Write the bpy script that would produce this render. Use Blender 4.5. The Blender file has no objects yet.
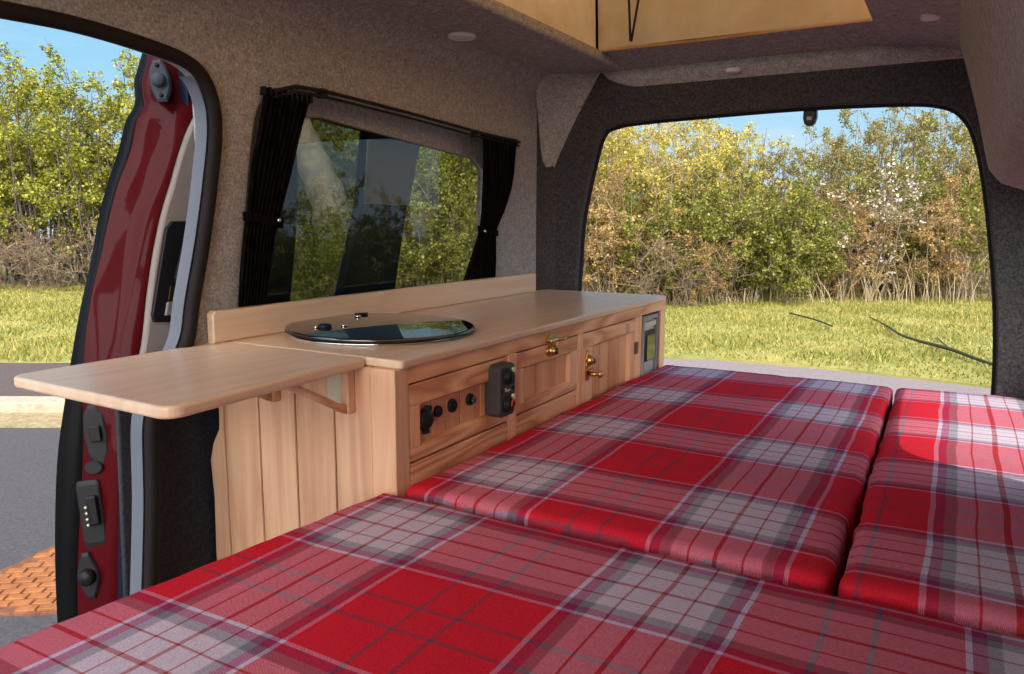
import bpy, bmesh, math, random
import numpy as np
from mathutils import Vector, Matrix, noise as mnoise

S = bpy.context.scene
COL = S.collection
PI = math.pi
GROUND = -1.44
FLOOR = -0.86
WX = -1.194          # inner face of the left wall
RX = 0.234           # inner face of the right wall

# ------------------------------------------------------------------ materials
MATS = {}
class NT:
    """small helper round a node tree"""
    def __init__(self, mat):
        self.m = mat; self.t = mat.node_tree; self.n = self.t.nodes; self.l = self.t.links
        self.bsdf = self.n.get('Principled BSDF')
    def node(self, typ, **kw):
        nd = self.n.new(typ)
        for k, v in kw.items():
            if k.startswith('i_'):
                nd.inputs[k[2:].replace('_', ' ')].default_value = v
            else:
                setattr(nd, k, v)
        return nd
    def link(self, a, b): self.l.new(a, b)
    def math(self, op, a, b=None, c=None):
        nd = self.n.new('ShaderNodeMath'); nd.operation = op
        for i, v in enumerate((a, b, c)):
            if v is None: continue
            if isinstance(v, (int, float)): nd.inputs[i].default_value = v
            else: self.l.new(v, nd.inputs[i])
        return nd.outputs[0]
    def ramp(self, fac, stops, interp='LINEAR'):
        nd = self.n.new('ShaderNodeValToRGB'); cr = nd.color_ramp; cr.interpolation = interp
        while len(cr.elements) > 1: cr.elements.remove(cr.elements[-1])
        cr.elements[0].position = stops[0][0]; cr.elements[0].color = (*stops[0][1], 1)
        for p, c in stops[1:]:
            e = cr.elements.new(p); e.color = (*c, 1)
        self.l.new(fac, nd.inputs[0]); return nd.outputs[0]
    def mix(self, fac, a, b, mode='MIX'):
        nd = self.n.new('ShaderNodeMix'); nd.data_type = 'RGBA'; nd.blend_type = mode
        for i, v in ((0, fac), (6, a), (7, b)):
            if isinstance(v, (int, float)): nd.inputs[i].default_value = v
            elif isinstance(v, tuple): nd.inputs[i].default_value = (*v, 1)
            else: self.l.new(v, nd.inputs[i])
        return nd.outputs[2]

def new_mat(name, color=(.5, .5, .5), rough=.5, metal=0., **kw):
    m = bpy.data.materials.new(name); m.use_nodes = True
    nt = NT(m); b = nt.bsdf
    b.inputs['Base Color'].default_value = (*color, 1)
    b.inputs['Roughness'].default_value = rough
    b.inputs['Metallic'].default_value = metal
    for k, v in kw.items():
        b.inputs[k.replace('_', ' ')].default_value = v
    MATS[name] = m
    return nt

def coords(nt, scale=(1, 1, 1), rot=(0, 0, 0), out='Object'):
    tc = nt.node('ShaderNodeTexCoord'); mp = nt.node('ShaderNodeMapping')
    mp.inputs['Scale'].default_value = scale; mp.inputs['Rotation'].default_value = rot
    nt.link(tc.outputs[out], mp.inputs[0]); return mp.outputs[0]

def noise(nt, vec, scale, detail=4, rough=.6, dist=0.):
    nd = nt.node('ShaderNodeTexNoise'); nd.inputs['Scale'].default_value = scale
    nd.inputs['Detail'].default_value = detail; nd.inputs['Roughness'].default_value = rough
    nd.inputs['Distortion'].default_value = dist
    if vec is not None: nt.link(vec, nd.inputs['Vector'])
    return nd.outputs[0]

def bump(nt, height, strength=.3, dist=.002):
    bp = nt.node('ShaderNodeBump'); bp.inputs['Strength'].default_value = strength
    bp.inputs['Distance'].default_value = dist
    nt.link(height, bp.inputs['Height']); nt.link(bp.outputs[0], nt.bsdf.inputs['Normal'])

def noisy_mat(name, c1, c2, scale, rough=.8, detail=5, bstr=.3, bdist=.003, lo=.35, hi=.65, **kw):
    nt = new_mat(name, c1, rough, **kw)
    v = coords(nt); f = noise(nt, v, scale, detail, .7)
    nt.link(nt.ramp(f, [(lo, c1), (hi, c2)]), nt.bsdf.inputs['Base Color'])
    if bstr: bump(nt, f, bstr, bdist)
    return nt

def wood_mat(name, axis, dark, mid, light, rough=.4, figure=1.0, seed=0., fine_w=.60, cross=16.):
    """grain runs along axis (0,1,2)"""
    nt = new_mat(name, mid, rough)
    sc = [cross] * 3; sc[axis] = 1.3
    tc = nt.node('ShaderNodeTexCoord'); mp = nt.node('ShaderNodeMapping')
    mp.inputs['Scale'].default_value = sc; mp.inputs['Location'].default_value = (seed, seed * 1.7, seed * .6)
    nt.link(tc.outputs['Object'], mp.inputs[0]); v = mp.outputs[0]
    big = noise(nt, v, .55, 3, .5, .4)
    rings = nt.math('FRACT', nt.math('MULTIPLY', big, 9.0 * figure))
    rings = nt.math('ABSOLUTE', nt.math('SUBTRACT', nt.math('MULTIPLY', rings, 2.), 1.))
    sc2 = [95., 95., 95.]; sc2[axis] = 3.2
    mp2 = nt.node('ShaderNodeMapping'); mp2.inputs['Scale'].default_value = sc2
    nt.link(tc.outputs['Object'], mp2.inputs[0])
    fine = noise(nt, mp2.outputs[0], 1., 4, .7)
    board = noise(nt, v, .22, 2, .5)
    f = nt.math('ADD', nt.math('MULTIPLY', rings, .98 - fine_w), nt.math('MULTIPLY', fine, fine_w))
    f = nt.math('ADD', f, nt.math('MULTIPLY', nt.math('SUBTRACT', board, .5), .5))
    nt.link(nt.ramp(f, [(.12, dark), (.5, mid), (.85, light)]), nt.bsdf.inputs['Base Color'])
    bump(nt, fine, .12, .001)
    return nt

def tartan_mat(name, cx, px, hx, cy, py, hy):
    """woven check: colour of warp and weft each read along one axis, then averaged with a twill"""
    nt = new_mat(name, (.6, .05, .06), .95)
    nt.bsdf.inputs['Specular IOR Level'].default_value = .05
    tc = nt.node('ShaderNodeTexCoord'); sp = nt.node('ShaderNodeSeparateXYZ')
    wob = nt.node('ShaderNodeTexNoise'); wob.inputs['Scale'].default_value = 5.; wob.inputs['Detail'].default_value = 1.
    nt.link(tc.outputs['Object'], wob.inputs['Vector'])
    va = nt.node('ShaderNodeVectorMath', operation='SUBTRACT'); va.inputs[1].default_value = (.5, .5, .5)
    nt.link(wob.outputs['Color'], va.inputs[0])
    vs = nt.node('ShaderNodeVectorMath', operation='SCALE'); vs.inputs['Scale'].default_value = .012
    nt.link(va.outputs[0], vs.inputs[0])
    ad = nt.node('ShaderNodeVectorMath', operation='ADD')
    nt.link(tc.outputs['Object'], ad.inputs[0]); nt.link(vs.outputs[0], ad.inputs[1])
    nt.link(ad.outputs[0], sp.inputs[0])
    RED = (.61, .019, .036); GREY = (.58, .50, .59); GREEN = (.19, .20, .235); MAR = (.28, .03, .095)
    WHITE = (.56, .47, .62); BROWN = (.33, .055, .055); SLATE = (.17, .06, .09); GM = (.30, .26, .30)
    def sett(coord, c, p, h):
        u = nt.math('DIVIDE', nt.math('SUBTRACT', coord, c), p)
        u = nt.math('SUBTRACT', nt.math('FRACT', nt.math('ADD', u, 100.5)), .5)
        u = nt.math('ABSOLUTE', u)                       # 0 at centre of grey, .5 at centre of red
        k = h / p
        st = [(0., BROWN), (.030 * k, GREY), (.365 * k, BROWN), (.395 * k, GREY), (.63 * k, GM), (.65 * k, GREEN), (.79 * k, MAR),
              (.935 * k, WHITE), (1.0 * k, RED), (.5 - .072, SLATE), (.5 - .058, RED)]
        return nt.ramp(u, st, 'CONSTANT')
    a = sett(sp.outputs['X'], cx, px, hx); b = sett(sp.outputs['Y'], cy, py, hy)
    # the two thread colours blend like stacked dyes; a fine twill lets warp or weft show through
    tw = nt.math('FRACT', nt.math('MULTIPLY', nt.math('ADD', sp.outputs['X'], sp.outputs['Y']), 520.))
    both = nt.mix(1.0, a, b, 'MULTIPLY'); gm = nt.node('ShaderNodeGamma'); gm.inputs[1].default_value = .5; nt.link(both, gm.inputs[0])
    thread = nt.mix(nt.math('GREATER_THAN', tw, .5), a, b)
    c = nt.mix(.34, gm.outputs[0], thread)
    fuzz = noise(nt, tc.outputs['Object'], 420., 2, .6)
    c = nt.mix(1.0, c, nt.ramp(fuzz, [(.25, (.74, .74, .76)), (.75, (1.12, 1.1, 1.1))]), 'MULTIPLY')
    nt.link(c, nt.bsdf.inputs['Base Color'])
    bump(nt, noise(nt, tc.outputs['Object'], 300., 3, .6), .35, .0015)
    return nt

def leaf_mat(name, stops, trans=.35, rough=.6):
    m = bpy.data.materials.new(name); m.use_nodes = True; nt = NT(m)
    nt.n.remove(nt.bsdf)
    geo = nt.node('ShaderNodeNewGeometry')
    big = noise(nt, coords(nt), 1.3, 2, .5)
    f = nt.math('ADD', nt.math('MULTIPLY', geo.outputs['Random Per Island'], .72),
                nt.math('MULTIPLY', nt.math('SUBTRACT', big, .3), .55))
    c = nt.ramp(f, stops)
    d = nt.node('ShaderNodeBsdfDiffuse'); t = nt.node('ShaderNodeBsdfTranslucent')
    g = nt.node('ShaderNodeBsdfGlossy'); g.inputs['Roughness'].default_value = .45
    g.inputs['Color'].default_value = (.5, .5, .45, 1)
    nt.link(c, d.inputs[0]); nt.link(c, t.inputs[0])
    mx = nt.node('ShaderNodeMixShader'); mx.inputs[0].default_value = trans
    nt.link(d.outputs[0], mx.inputs[1]); nt.link(t.outputs[0], mx.inputs[2])
    m2 = nt.node('ShaderNodeMixShader'); m2.inputs[0].default_value = .05
    nt.link(mx.outputs[0], m2.inputs[1]); nt.link(g.outputs[0], m2.inputs[2])
    nt.link(m2.outputs[0], nt.n['Material Output'].inputs[0])
    MATS[name] = m

def glass_mat(name, tint, refl_ior=1.5, rough=.0):
    m = bpy.data.materials.new(name); m.use_nodes = True; nt = NT(m); nt.n.remove(nt.bsdf)
    tr = nt.node('ShaderNodeBsdfTransparent'); tr.inputs[0].default_value = (*tint, 1)
    gl = nt.node('ShaderNodeBsdfGlossy'); gl.inputs['Roughness'].default_value = rough
    fr = nt.node('ShaderNodeLayerWeight'); mx = nt.node('ShaderNodeMixShader')
    f0 = ((refl_ior - 1) / (refl_ior + 1)) ** 2
    fz = nt.math('MULTIPLY_ADD', nt.math('POWER', fr.outputs['Facing'], 5.), 1 - f0, f0)
    nt.link(fz, mx.inputs[0]); nt.link(tr.outputs[0], mx.inputs[1]); nt.link(gl.outputs[0], mx.inputs[2])
    nt.link(mx.outputs[0], nt.n['Material Output'].inputs[0]); MATS[name] = m

# carpet lining: fine two-tone felt
nt = new_mat('carpet', (.16, .145, .14), .95)
nt.bsdf.inputs['Specular IOR Level'].default_value = .1
v = coords(nt)
f1 = noise(nt, v, 190., 3, .75); f2 = noise(nt, v, 60., 3, .6)
f = nt.math('ADD', nt.math('MULTIPLY', f1, .7), nt.math('MULTIPLY', f2, .3))
nt.link(nt.ramp(f, [(.34, (.175, .168, .164)), (.5, (.315, .303, .295)), (.68, (.50, .485, .475))]), nt.bsdf.inputs['Base Color'])
bump(nt, f, .5, .003)
nt = new_mat('carpet_shade', (.05, .045, .045), .95)  # carpet with the shade of the tailgate frame put into its colour
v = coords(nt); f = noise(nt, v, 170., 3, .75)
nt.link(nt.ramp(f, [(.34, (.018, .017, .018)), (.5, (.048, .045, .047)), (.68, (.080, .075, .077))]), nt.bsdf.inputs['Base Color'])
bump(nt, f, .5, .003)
noisy_mat('dark_felt', (.012, .014, .021), (.030, .034, .046), 160., .95, 3, .4, .002)
noisy_mat('floor_mat', (.02, .02, .022), (.04, .04, .045), 120., .95)
new_mat('rubber', (.012, .011, .012), .55, 0., Specular_IOR_Level=.18)
new_mat('rubber_brown', (.014, .010, .010), .7, 0., Specular_IOR_Level=.18)
new_mat('black_plastic', (.012, .012, .014), .38, 0., Specular_IOR_Level=.18)
new_mat('grey_plastic', (.05, .062, .078), .5, 0., Specular_IOR_Level=.18)
new_mat('box_plastic', (.05, .046, .045), .45, 0., Specular_IOR_Level=.3)
new_mat('slate_plastic', (.018, .019, .021), .45, 0., Specular_IOR_Level=.18)
new_mat('flange_grey', (.115, .13, .165), .5)
new_mat('door_trim', (.32, .30, .29), .65)
nt = new_mat('red_paint', (.062, .002, .004), .45, 0.0)
for k_, v_ in (('Specular IOR Level', .04), ('Coat Weight', .45), ('Coat IOR', 1.22), ('Coat Roughness', .05)): nt.bsdf.inputs[k_].default_value = v_
new_mat('black_paint', (.006, .006, .007), .35, 0., Specular_IOR_Level=.06)
new_mat('navy_paint', (.008, .013, .03), .4, 0., Specular_IOR_Level=.18)
new_mat('brass', (.62, .40, .14), .28, 1.)
new_mat('dark_brass', (.12, .085, .04), .4, 1.)
new_mat('chrome', (.75, .75, .77), .15, 1.)
new_mat('steel', (.52, .50, .46), .3, .2)
new_mat('gunmetal', (.24, .235, .225), .4, .1)
new_mat('gold_metal', (.66, .60, .42), .45, .35)
new_mat('white_plastic', (.75, .72, .7), .4)
new_mat('cream_plastic', (.75, .66, .42), .45)
new_mat('orange_mark', (.75, .10, .03), .5)
new_mat('pink_label', (.52, .33, .27), .7)
new_mat('red_brown', (.13, .035, .022), .5)
new_mat('cord_black', (.012, .011, .011), .8)
new_mat('lens', (.7, .68, .66), .3)
wood_mat('wood_top', 1, (.60, .415, .265), (.70, .51, .35), (.77, .59, .425), .30, .7, 3.)
wood_mat('wood_end', 2, (.52, .27, .15), (.67, .395, .235), (.74, .48, .305), .45, .8, 9.)
wood_mat('wood_rail', 1, (.54, .205, .085), (.80, .41, .205), (.88, .52, .29), .42, 1.5, 5., .42, 11.)
wood_mat('wood_stile', 2, (.60, .26, .12), (.83, .44, .23), (.89, .54, .31), .42, 1., 2., .5)
wood_mat('wood_board', 2, (.48, .17, .07), (.72, .335, .16), (.81, .43, .225), .42, .4, 12., .5, 12.)
new_mat('groove', (.05, .022, .012), .8)
# curtain cloth: dark brown-black with a thin woven stripe
nt = new_mat('curtain_cloth', (.03, .02, .016), .95, 0., Specular_IOR_Level=.03)
v = coords(nt, (1, 150, 1)); f = noise(nt, v, 1., 2, .5)
nt.link(nt.ramp(f, [(.4, (.0025, .002, .002)), (.62, (.009, .0065, .006))]), nt.bsdf.inputs['Base Color'])
tartan_mat('tartan_middle', -.250, .380, .096, 1.487, .354, .088)
tartan_mat('tartan_side', .094, .380, .100, 1.470, .362, .090)
tartan_mat('tartan_front', -.273, .407, .094, .845, .404, .101)
new_mat('piping_red', (.45, .012, .02), .9)
# roof canvas
m = bpy.data.materials.new('canvas'); m.use_nodes = True; nt = NT(m); nt.n.remove(nt.bsdf)
cv = noise(nt, coords(nt, (1, 1, 1)), 9., 3, .6)
cc = nt.ramp(cv, [(.3, (.74, .40, .14)), (.7, (.86, .51, .20))])
d = nt.node('ShaderNodeBsdfDiffuse'); t = nt.node('ShaderNodeBsdfTranslucent'); mx = nt.node('ShaderNodeMixShader')
mx.inputs[0].default_value = .62
nt.link(cc, d.inputs[0]); nt.link(cc, t.inputs[0]); nt.link(d.outputs[0], mx.inputs[1]); nt.link(t.outputs[0], mx.inputs[2])
nt.link(mx.outputs[0], nt.n['Material Output'].inputs[0]); MATS['canvas'] = m
new_mat('roof_shell', (.55, .5, .45), .5)
glass_mat('tint_glass', (.74, .75, .72), 1.5)
glass_mat('dark_glass', (.58, .60, .58), 1.4)
glass_mat('clear_glass', (.90, .92, .91), 1.35)
nt = new_mat('hob_glass', (.012, .011, .010), .02); nt.bsdf.inputs['IOR'].default_value = 2.3
nt.bsdf.inputs['Specular Tint'].default_value = (.9, .85, .7, 1)
nt = new_mat('smoked_glass', (.02, .022, .028), .05); nt.bsdf.inputs['IOR'].default_value = 2.2
# outside
nt = noisy_mat('asphalt', (.030, .027, .031), (.075, .068, .075), 55., .9, 6, .5, .01, .3, .7)
noisy_mat('pavement', (.05, .036, .033), (.088, .065, .06), 40., .9, 6, .4, .01, .3, .7)
noisy_mat('road_pale', (.125, .105, .108), (.21, .18, .178), 30., .9, 6, .4, .01, .3, .7)  # paler tarmac than the car park
noisy_mat('kerb_stone', (.26, .22, .155), (.40, .34, .25), 14., .9, 5, .3, .01)
noisy_mat('verge_dirt', (.17, .125, .06), (.32, .26, .14), 22., .95, 6, .6, .02)
nt = noisy_mat('turf', (.13, .155, .025), (.30, .26, .075), 1.1, .95, 8, .6, .05, .35, .65)
noisy_mat('rust_iron', (.17, .055, .016), (.34, .13, .035), 18., .75, 5, .3, .004, .3, .7)
noisy_mat('rust_dark', (.08, .03, .014), (.22, .085, .03), 18., .8, 5, .3, .004)
noisy_mat('soil', (.05, .04, .025), (.11, .085, .05), 3., .95)
new_mat('yellow_leaf', (.75, .55, .04), .7)
noisy_mat('reflection_pale', (.13, .10, .07), (.27, .22, .165), 7., .9, 5, .6, .02)  # tone of a window reflection put into the trunk shape
new_mat('twig_brown', (.17, .125, .08), .9)
new_mat('twig_tan', (.28, .205, .12), .9)
new_mat('shadow_tone', (.035, .033, .014), .95)  # shadow tone for the dark streaks across the lawn
new_mat('twig_dark', (.09, .07, .055), .9)
new_mat('straw', (.62, .50, .30), .9)
leaf_mat('leaf_hawthorn', [(.05, (.075, .095, .012)), (.4, (.22, .235, .022)), (.75, (.37, .365, .04)), (1., (.48, .44, .08))])
leaf_mat('leaf_willow', [(.05, (.20, .19, .03)), (.4, (.42, .36, .055)), (.75, (.60, .50, .10)), (1., (.72, .60, .19))])
leaf_mat('leaf_bramble', [(.05, (.06, .075, .012)), (.4, (.155, .175, .022)), (.75, (.28, .28, .04)), (1., (.42, .37, .08))])
leaf_mat('leaf_olive', [(.05, (.08, .085, .018)), (.4, (.20, .19, .04)), (.75, (.36, .30, .075)), (1., (.48, .38, .13))])
leaf_mat('leaf_russet', [(.05, (.15, .09, .03)), (.4, (.32, .20, .065)), (.75, (.47, .31, .11)), (1., (.55, .42, .17))])
leaf_mat('blossom', [(.05, (.48, .40, .36)), (.5, (.62, .54, .51)), (1., (.74, .68, .67))], .3)
leaf_mat('grass_blade', [(.05, (.10, .14, .02)), (.4, (.22, .225, .04)), (.7, (.37, .315, .075)), (1., (.50, .39, .16))], .3)
leaf_mat('straw_blade', [(.05, (.42, .33, .18)), (.5, (.60, .49, .29)), (1., (.74, .64, .42))], .3)

# ------------------------------------------------------------------ mesh helpers
class MB:
    def __init__(self): self.bm = bmesh.new()
    def add(self, bm2, mat=0):
        vm = {}
        for v in bm2.verts: vm[v] = self.bm.verts.new(v.co)
        for f in bm2.faces:
            try:
                nf = self.bm.faces.new([vm[v] for v in f.verts]); nf.material_index = mat; nf.smooth = f.smooth
            except ValueError: pass
        bm2.free(); return self
    def box(self, x0, x1, y0, y1, z0, z1, bev=0., seg=2, mat=0):
        b = bmesh.new(); bmesh.ops.create_cube(b, size=1.)
        for v in b.verts:
            v.co = Vector(((x0 + x1) / 2 + v.co.x * (x1 - x0), (y0 + y1) / 2 + v.co.y * (y1 - y0), (z0 + z1) / 2 + v.co.z * (z1 - z0)))
        if bev > 0: bmesh.ops.bevel(b, geom=b.edges[:], offset=bev, segments=seg, affect='EDGES', profile=.5)
        return self.add(b, mat)
    def prism(self, pts, axis, a0, a1, bev=0., seg=2, mat=0):
        """pts: 2-D outline in the other two axes (order x,y,z without axis); extruded a0->a1"""
        b = bmesh.new()
        def P(p, a):
            l = list(p); l.insert(axis, a); return Vector(l)
        va = [b.verts.new(P(p, a0)) for p in pts]; vb = [b.verts.new(P(p, a1)) for p in pts]
        n = len(pts)
        for i in range(n): b.faces.new((va[i], va[(i + 1) % n], vb[(i + 1) % n], vb[i]))
        c0 = b.faces.new(va); c1 = b.faces.new(vb[::-1])
        bmesh.ops.recalc_face_normals(b, faces=b.faces[:])
        if bev > 0:
            ed = list(set(c0.edges[:]) | set(c1.edges[:]))
            bmesh.ops.bevel(b, geom=ed, offset=bev, segments=seg, affect='EDGES', profile=.5)
        return self.add(b, mat)
    def lathe(self, prof, center, axis='z', n=32, mat=0, smooth=True):
        """prof: (radius, height) list; axis direction from center"""
        b = bmesh.new(); rings = []
        ax = {'x': Vector((1, 0, 0)), 'y': Vector((0, 1, 0)), 'z': Vector((0, 0, 1))}[axis] if isinstance(axis, str) else Vector(axis).normalized()
        u = ax.orthogonal().normalized(); w = ax.cross(u); c = Vector(center)
        for r, h in prof:
            rings.append([b.verts.new(c + ax * h + (u * math.cos(2 * PI * i / n) + w * math.sin(2 * PI * i / n)) * max(r, 1e-5)) for i in range(n)])
        for a, d in zip(rings, rings[1:]):
            for i in range(n):
                f = b.faces.new((a[i], a[(i + 1) % n], d[(i + 1) % n], d[i])); f.smooth = smooth
        b.faces.new(rings[0][::-1]); b.faces.new(rings[-1])
        bmesh.ops.recalc_face_normals(b, faces=b.faces[:])
        return self.add(b, mat)
    def tube(self, pts, r, n=10, closed=False, mat=0):
        b = bmesh.new(); P = [Vector(p) for p in pts]; m = len(P); rings = []; u = None
        for i in range(m):
            if closed: t = (P[(i + 1) % m] - P[i - 1]).normalized()
            else: t = (P[min(i + 1, m - 1)] - P[max(i - 1, 0)]).normalized()
            if u is None: u = t.orthogonal().normalized()
            else:
                u = u - t * u.dot(t)
                u = u.normalized() if u.length > 1e-6 else t.orthogonal().normalized()
            w = t.cross(u); rr = r[i] if isinstance(r, (list, tuple)) else r
            rings.append([b.verts.new(P[i] + (u * math.cos(2 * PI * k / n) + w * math.sin(2 * PI * k / n)) * rr) for k in range(n)])
        pairs = list(zip(rings, rings[1:])) + ([(rings[-1], rings[0])] if closed else [])
        for a, d in pairs:
            for k in range(n):
                f = b.faces.new((a[k], a[(k + 1) % n], d[(k + 1) % n], d[k])); f.smooth = True
        if not closed: b.faces.new(rings[0][::-1]); b.faces.new(rings[-1])
        return self.add(b, mat)
    def grid(self, fn, nu, nv, mat=0, smooth=True):
        b = bmesh.new()
        V = [[b.verts.new(fn(i / nu, j / nv)) for j in range(nv + 1)] for i in range(nu + 1)]
        for i in range(nu):
            for j in range(nv):
                f = b.faces.new((V[i][j], V[i + 1][j], V[i + 1][j + 1], V[i][j + 1])); f.smooth = smooth
        return self.add(b, mat)

def finish(name, me, mats, parent=None, origin=None, origin_of=(0, 0, 0)):
    if not isinstance(mats, (list, tuple)): mats = [mats]
    for k in mats: me.materials.append(MATS[k])
    o = bpy.data.objects.new(name, me); COL.objects.link(o)
    base = Vector(origin) if origin is not None else (Vector(parent['_w']) if parent is not None else Vector((0, 0, 0)))
    me.transform(Matrix.Translation(-base))
    if parent is not None:
        o.parent = parent; o.location = base - Vector(parent['_w'])
    else: o.location = base
    o['_w'] = list(base)
    return o

def build(name, mb, mats, parent=None, origin=None, smooth=False, recalc=True):
    if recalc: bmesh.ops.recalc_face_normals(mb.bm, faces=mb.bm.faces[:])
    me = bpy.data.meshes.new(name); mb.bm.to_mesh(me); mb.bm.free()
    if smooth:
        for p in me.polygons: p.use_smooth = True
    return finish(name, me, mats, parent, origin)

def thing(name, loc, label, cat, group=None):
    o = bpy.data.objects.new(name, None); COL.objects.link(o); o.location = loc; o['_w'] = list(loc)
    o.empty_display_size = .05
    return tag(o, label, cat, group)
def tag(o, label, cat, group=None, kind=None):
    o['label'] = label; o['category'] = cat
    if group: o['group'] = group
    if kind: o['kind'] = kind
    return o
def struct(o, label, cat): return tag(o, label, cat, None, 'structure')

def smooth_path(pts, closed=False, k=6):
    P = [Vector(p) for p in pts]; n = len(P); out = []
    rng = range(n) if closed else range(n - 1)
    for i in rng:
        if closed: p0, p1, p2, p3 = P[i - 1], P[i], P[(i + 1) % n], P[(i + 2) % n]
        else: p0, p1, p2, p3 = P[max(i - 1, 0)], P[i], P[i + 1], P[min(i + 2, n - 1)]
        for s in range(k):
            t = s / k
            out.append(.5 * ((2 * p1) + (p2 - p0) * t + (2 * p0 - 5 * p1 + 4 * p2 - p3) * t * t + (3 * p1 - p0 - 3 * p2 + p3) * t ** 3))
    if not closed: out.append(P[-1])
    return out

def plate(outer, holes, thick, bevel=0., axis='x', at=0.):
    """flat plate with holes: 2-D outlines -> mesh; faces at `at`, extruded by `thick` along +axis"""
    cu = bpy.data.curves.new('tmp', 'CURVE'); cu.dimensions = '2D'; cu.fill_mode = 'BOTH'
    cu.extrude = abs(thick) / 2 - bevel; cu.bevel_depth = bevel; cu.bevel_resolution = 3; cu.resolution_u = 1
    cu.offset = -bevel
    for pts in [outer] + holes:
        sp = cu.splines.new('POLY'); sp.points.add(len(pts) - 1); sp.use_cyclic_u = True
        for q, p in zip(sp.points, pts): q.co = (p[0], p[1], 0, 1)
    o = bpy.data.objects.new('tmp', cu); COL.objects.link(o)
    dg = bpy.context.evaluated_depsgraph_get(); me = bpy.data.meshes.new_from_object(o.evaluated_get(dg))
    bpy.data.objects.remove(o); bpy.data.curves.remove(cu)
    for v in me.vertices:
        a, b, c = v.co; c = at + thick / 2 + c
        v.co = {'x': (c, a, b), 'y': (a, c, b), 'z': (a, b, c)}[axis]
    bm = bmesh.new(); bm.from_mesh(me); bpy.data.meshes.remove(me)
    bmesh.ops.remove_doubles(bm, verts=bm.verts[:], dist=1e-5)
    bmesh.ops.recalc_face_normals(bm, faces=bm.faces[:])
    return bm

def off_path(path, d):
    out = []
    for i, p in enumerate(path):
        a = Vector(path[max(i - 1, 0)]); b = Vector(path[min(i + 1, len(path) - 1)]); t = (b - a).normalized()
        out.append((p[0] + t.y * -d, p[1] + t.x * d))
    return out

def rrect(x0, x1, y0, y1, r, n=5):
    out = []
    for cx, cy, a0 in ((x1 - r, y1 - r, 0), (x0 + r, y1 - r, 90), (x0 + r, y0 + r, 180), (x1 - r, y0 + r, 270)):
        for i in range(n + 1):
            a = math.radians(a0 + 90 * i / n); out.append((cx + r * math.cos(a), cy + r * math.sin(a)))
    return out

# ------------------------------------------------------------------ camera model (for turning measured angles into depth on a plane)
F_PX = 772.
yaw, pit, rol = math.radians(29.8), math.radians(-8.55), math.radians(.2)
FW = Vector((-math.sin(yaw) * math.cos(pit), math.cos(yaw) * math.cos(pit), math.sin(pit)))
R0 = Vector((math.cos(yaw), math.sin(yaw), 0)); U0 = R0.cross(FW)
RT = R0 * math.cos(rol) + U0 * math.sin(rol); UP = U0 * math.cos(rol) - R0 * math.sin(rol)
cam = bpy.data.cameras.new('camera'); co = bpy.data.objects.new('camera', cam); COL.objects.link(co)
cam.sensor_fit = 'HORIZONTAL'; cam.sensor_width = 36.; cam.lens = F_PX / 1024. * 36.; cam.clip_start = .02; cam.clip_end = 300.
M = Matrix((RT, UP, -FW)).transposed().to_4x4(); co.matrix_world = M
S.camera = co

# ------------------------------------------------------------------ light
sun_dir = Vector((.34, -.17, .54)).normalized()
sl = bpy.data.lights.new('sun', 'SUN'); sl.energy = 4.3; sl.angle = math.radians(.6); sl.color = (1., .93, .80)
so = bpy.data.objects.new('sun', sl); COL.objects.link(so); so.location = (3, -2, 6)
so.rotation_euler = sun_dir.to_track_quat('Z', 'Y').to_euler()

W = bpy.data.worlds.new('sky'); S.world = W; W.use_nodes = True
wt = NT(W); bg = wt.n['Background']
tc = wt.node('ShaderNodeTexCoord'); sp = wt.node('ShaderNodeSeparateXYZ'); wt.link(tc.outputs['Generated'], sp.inputs[0])
blue = wt.ramp(sp.outputs['Z'], [(0., (.62, .84, .98)), (.18, (.36, .70, .97)), (.45, (.13, .38, .86)), (1., (.06, .20, .62))])
cl = wt.node('ShaderNodeMapping'); cl.inputs['Scale'].default_value = (1, 1, 3.5); wt.link(tc.outputs['Generated'], cl.inputs[0])
cn = noise(wt, cl.outputs[0], 2.6, 6, .62, .3)
blue = wt.mix(wt.math('MULTIPLY', wt.ramp(cn, [(.5, (0, 0, 0)), (.72, (1, 1, 1))]), .55), blue, (.93, .96, 1.))
# bright unseen half of the sky behind the camera, added to light the interior
gd = Vector((.45, -.75, .48)).normalized()
dp = wt.node('ShaderNodeVectorMath', operation='DOT_PRODUCT'); dp.inputs[1].default_value = gd
nrm = wt.node('ShaderNodeVectorMath', operation='NORMALIZE'); wt.link(tc.outputs['Generated'], nrm.inputs[0])
wt.link(nrm.outputs[0], dp.inputs[0])
hz = wt.ramp(dp.outputs['Value'], [(.25, (0, 0, 0)), (.6, (.35, .35, .35)), (.95, (1, 1, 1))])
col = wt.mix(1., blue, wt.mix(1., hz, (7.0, 6.4, 5.9), 'MULTIPLY'), 'ADD')
wt.link(col, bg.inputs['Color']); bg.inputs['Strength'].default_value = 1.0

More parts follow.
